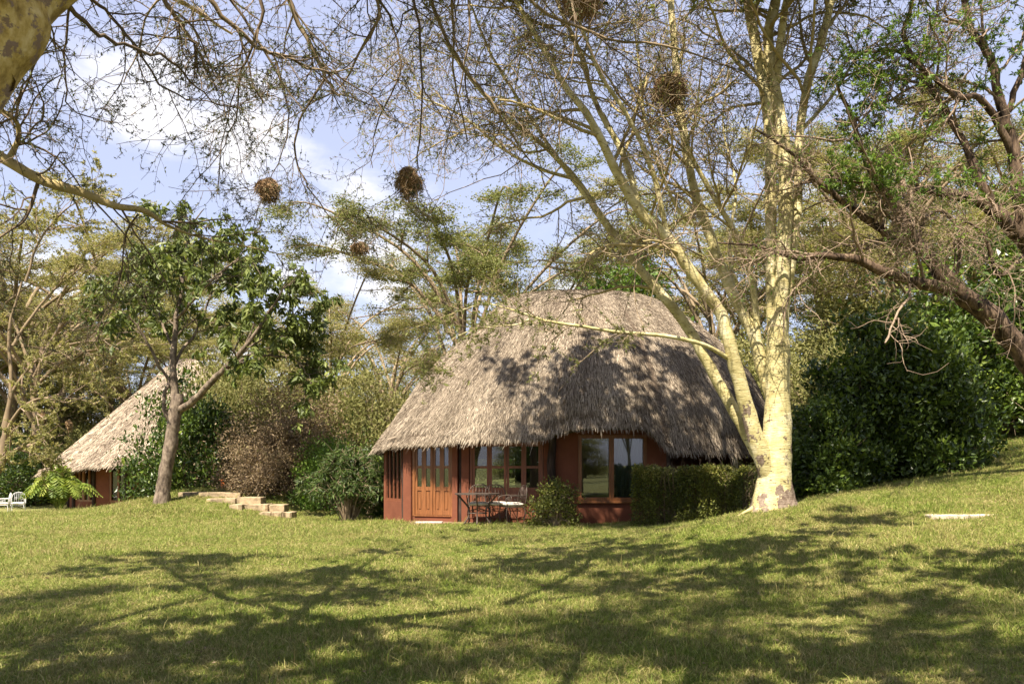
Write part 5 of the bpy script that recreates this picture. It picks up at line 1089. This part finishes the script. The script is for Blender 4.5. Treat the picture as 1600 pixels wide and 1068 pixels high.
pos = [(748, 21.2, 0, None), (778, 21.25, .25, 'cream cushioned iron chair just right of the iron table top'), (800, 20.9, -1.2, 'cream cushioned iron chair turned sideways, nearest the small rounded bush')]
for i, (px, D, rz, lab) in enumerate(pos):
    o = ch if i == 0 else copy_tree(ch)
    if lab: o['label'] = lab
    o.location = (X(px, D), D, .037); o.rotation_euler = (0, 0, rz)
wc = chair(M['white_paint'], 'pale metal garden chair with white cushion beside the fern at far left')
for i, (px, D, rz, lab) in enumerate([(28, 37, .4, None), (4, 36.5, -1.2, 'pale metal garden chair cut by the left edge of the picture')]):
    o = wc if i == 0 else copy_tree(wc)
    if lab: o['label'] = lab
    o.location = (X(px, D), D, h1(X(px, D), D)); o.rotation_euler = (0, 0, rz)

# ------------------------------------------------------------------ steps, slab, pots
def rough_block(rng, a, b, z0, z1, jag=.02):
    """stone block with uneven edges: 12 side points"""
    (x0, y0), (x1, y1) = a, b; P = []
    for (u, v) in ((0, 0), (.33, 0), (.66, 0), (1, 0), (1, .5), (1, 1), (.66, 1), (.33, 1), (0, 1), (0, .5)): P.append((x0+(x1-x0)*u+rng.normal()*jag, y0+(y1-y0)*v+rng.normal()*jag))
    n = len(P); V = [(x, y, z0) for x, y in P]+[(x, y, z1-.012+rng.normal()*.006) for x, y in P]; c = np.mean(P, axis=0); V += [(c[0]+(x-c[0])*.93, c[1]+(y-c[1])*.88, z1+rng.normal()*.004) for x, y in P]
    f = [(i, (i+1) % n, n+(i+1) % n, n+i) for i in range(n)]+[(n+i, n+(i+1) % n, 2*n+(i+1) % n, 2*n+i) for i in range(n)]+[tuple(2*n+i for i in range(n))]
    return V, f
def steps():
    rng = np.random.default_rng(71); c = at(380, 790, 26.5); t = empty('stone_steps', c, 'four low pale stone steps climbing the grassy mound left of the cottage', 'steps')
    for k, (pa, pb, py, D) in enumerate([(404, 457, 800, 24.95), (362, 443, 788, 25.55), (322, 407, 778, 26.15), (276, 373, 769, 26.75)]):
        x0, x1 = X(pa, D), X(pb, D); z1 = max(at(0, py, D)[2], float(H([x0, x1], [D, D]).mean())+.02); n = [3, 4, 3, 4][k]; mm = MB(); mm.box((x0+.04, D+.08, z1-.45), (x1-.04, D+.62, z1-.03)); st = mm.build('step', M['stone'], t)
        xs_ = np.linspace(x0, x1, n+1)+np.r_[0, rng.normal(size=n-1)*.10, 0]
        for j in range(n):
            o_ = rng.normal()*.05; V, f = rough_block(rng, (xs_[j]+.01, D+o_), (xs_[j+1]-.01, D+.62), z1-.2, z1+rng.normal()*.014, .028); mk('stone', V, f, M['stone'], st)
steps()
def slab():
    rng = np.random.default_rng(72); c = at(1510, 808, 14); z = h1(c[0], 14); P = []
    V, f = rough_block(rng, (c[0]-.56, 13.88), (c[0]+.56, 14.35), z-.1, z+.048, .07); V = np.array(V); V[:, 2] += (V[:, 0]-c[0])*.02
    mk('stone_slab', V, f, M['stone_slab'], label='flat pale stone slab lying in the lawn at right', cat='stone slab', origin=(float(c[0]), 14.0, float(z)))
slab()
def pot(px, py, D, r, hgt, lab):
    c = at(px, py, D); c[2] = max(h1(c[0], D), c[2]); t = empty('terracotta_pot', c, lab, 'pot', 'terracotta pots in the shade above the steps'); prof = [(.62, 0), (.8, .25), (.95, .7), (.98, .86), (1.1, .87), (1.1, 1.0), (.98, 1.0), (.9, .85), (0, .84)]
    V = []; n = 16
    for (rr, zz) in prof:
        for i in range(n): V.append((c[0]+r*rr*math.cos(i/n*6.2832), c[1]+r*rr*math.sin(i/n*6.2832), c[2]+hgt*zz))
    f = [(j*n+i, j*n+(i+1) % n, (j+1)*n+(i+1) % n, (j+1)*n+i) for j in range(len(prof)-1) for i in range(n)]
    mk('pot_body', V, f, M['terracotta'], t, smooth=True)
pot(351, 766, 28.9, .15, .36, 'terracotta pot just above the steps, leftmost of three')
pot(365, 764, 29.4, .14, .33, 'terracotta pot in deep shade, middle of three above the steps')
pot(383, 762, 29.0, .15, .34, 'terracotta pot in the dark gap, rightmost of three')

# ------------------------------------------------------------------ small litter on the lawn
def litter():
    rng = np.random.default_rng(73); n = 1500; y = 4.0+14*rng.random(n)**1.2; x = (rng.random(n)-.5)*1.25*y; z = H(x, y)+.028
    V, Fc = leafcards(rng, np.stack([x, y, z], 1), .05, .008, dirv=rng.normal(size=(n, 3))*[1, 1, .15], rand=.1)
    mk('fallen_leaves', V, Fc, M['leaf_brown'], rnd=np.repeat(rng.random(n), 4), label='dry brown leaf scraps scattered over the lawn', cat='leaf litter', kind='stuff')
litter()
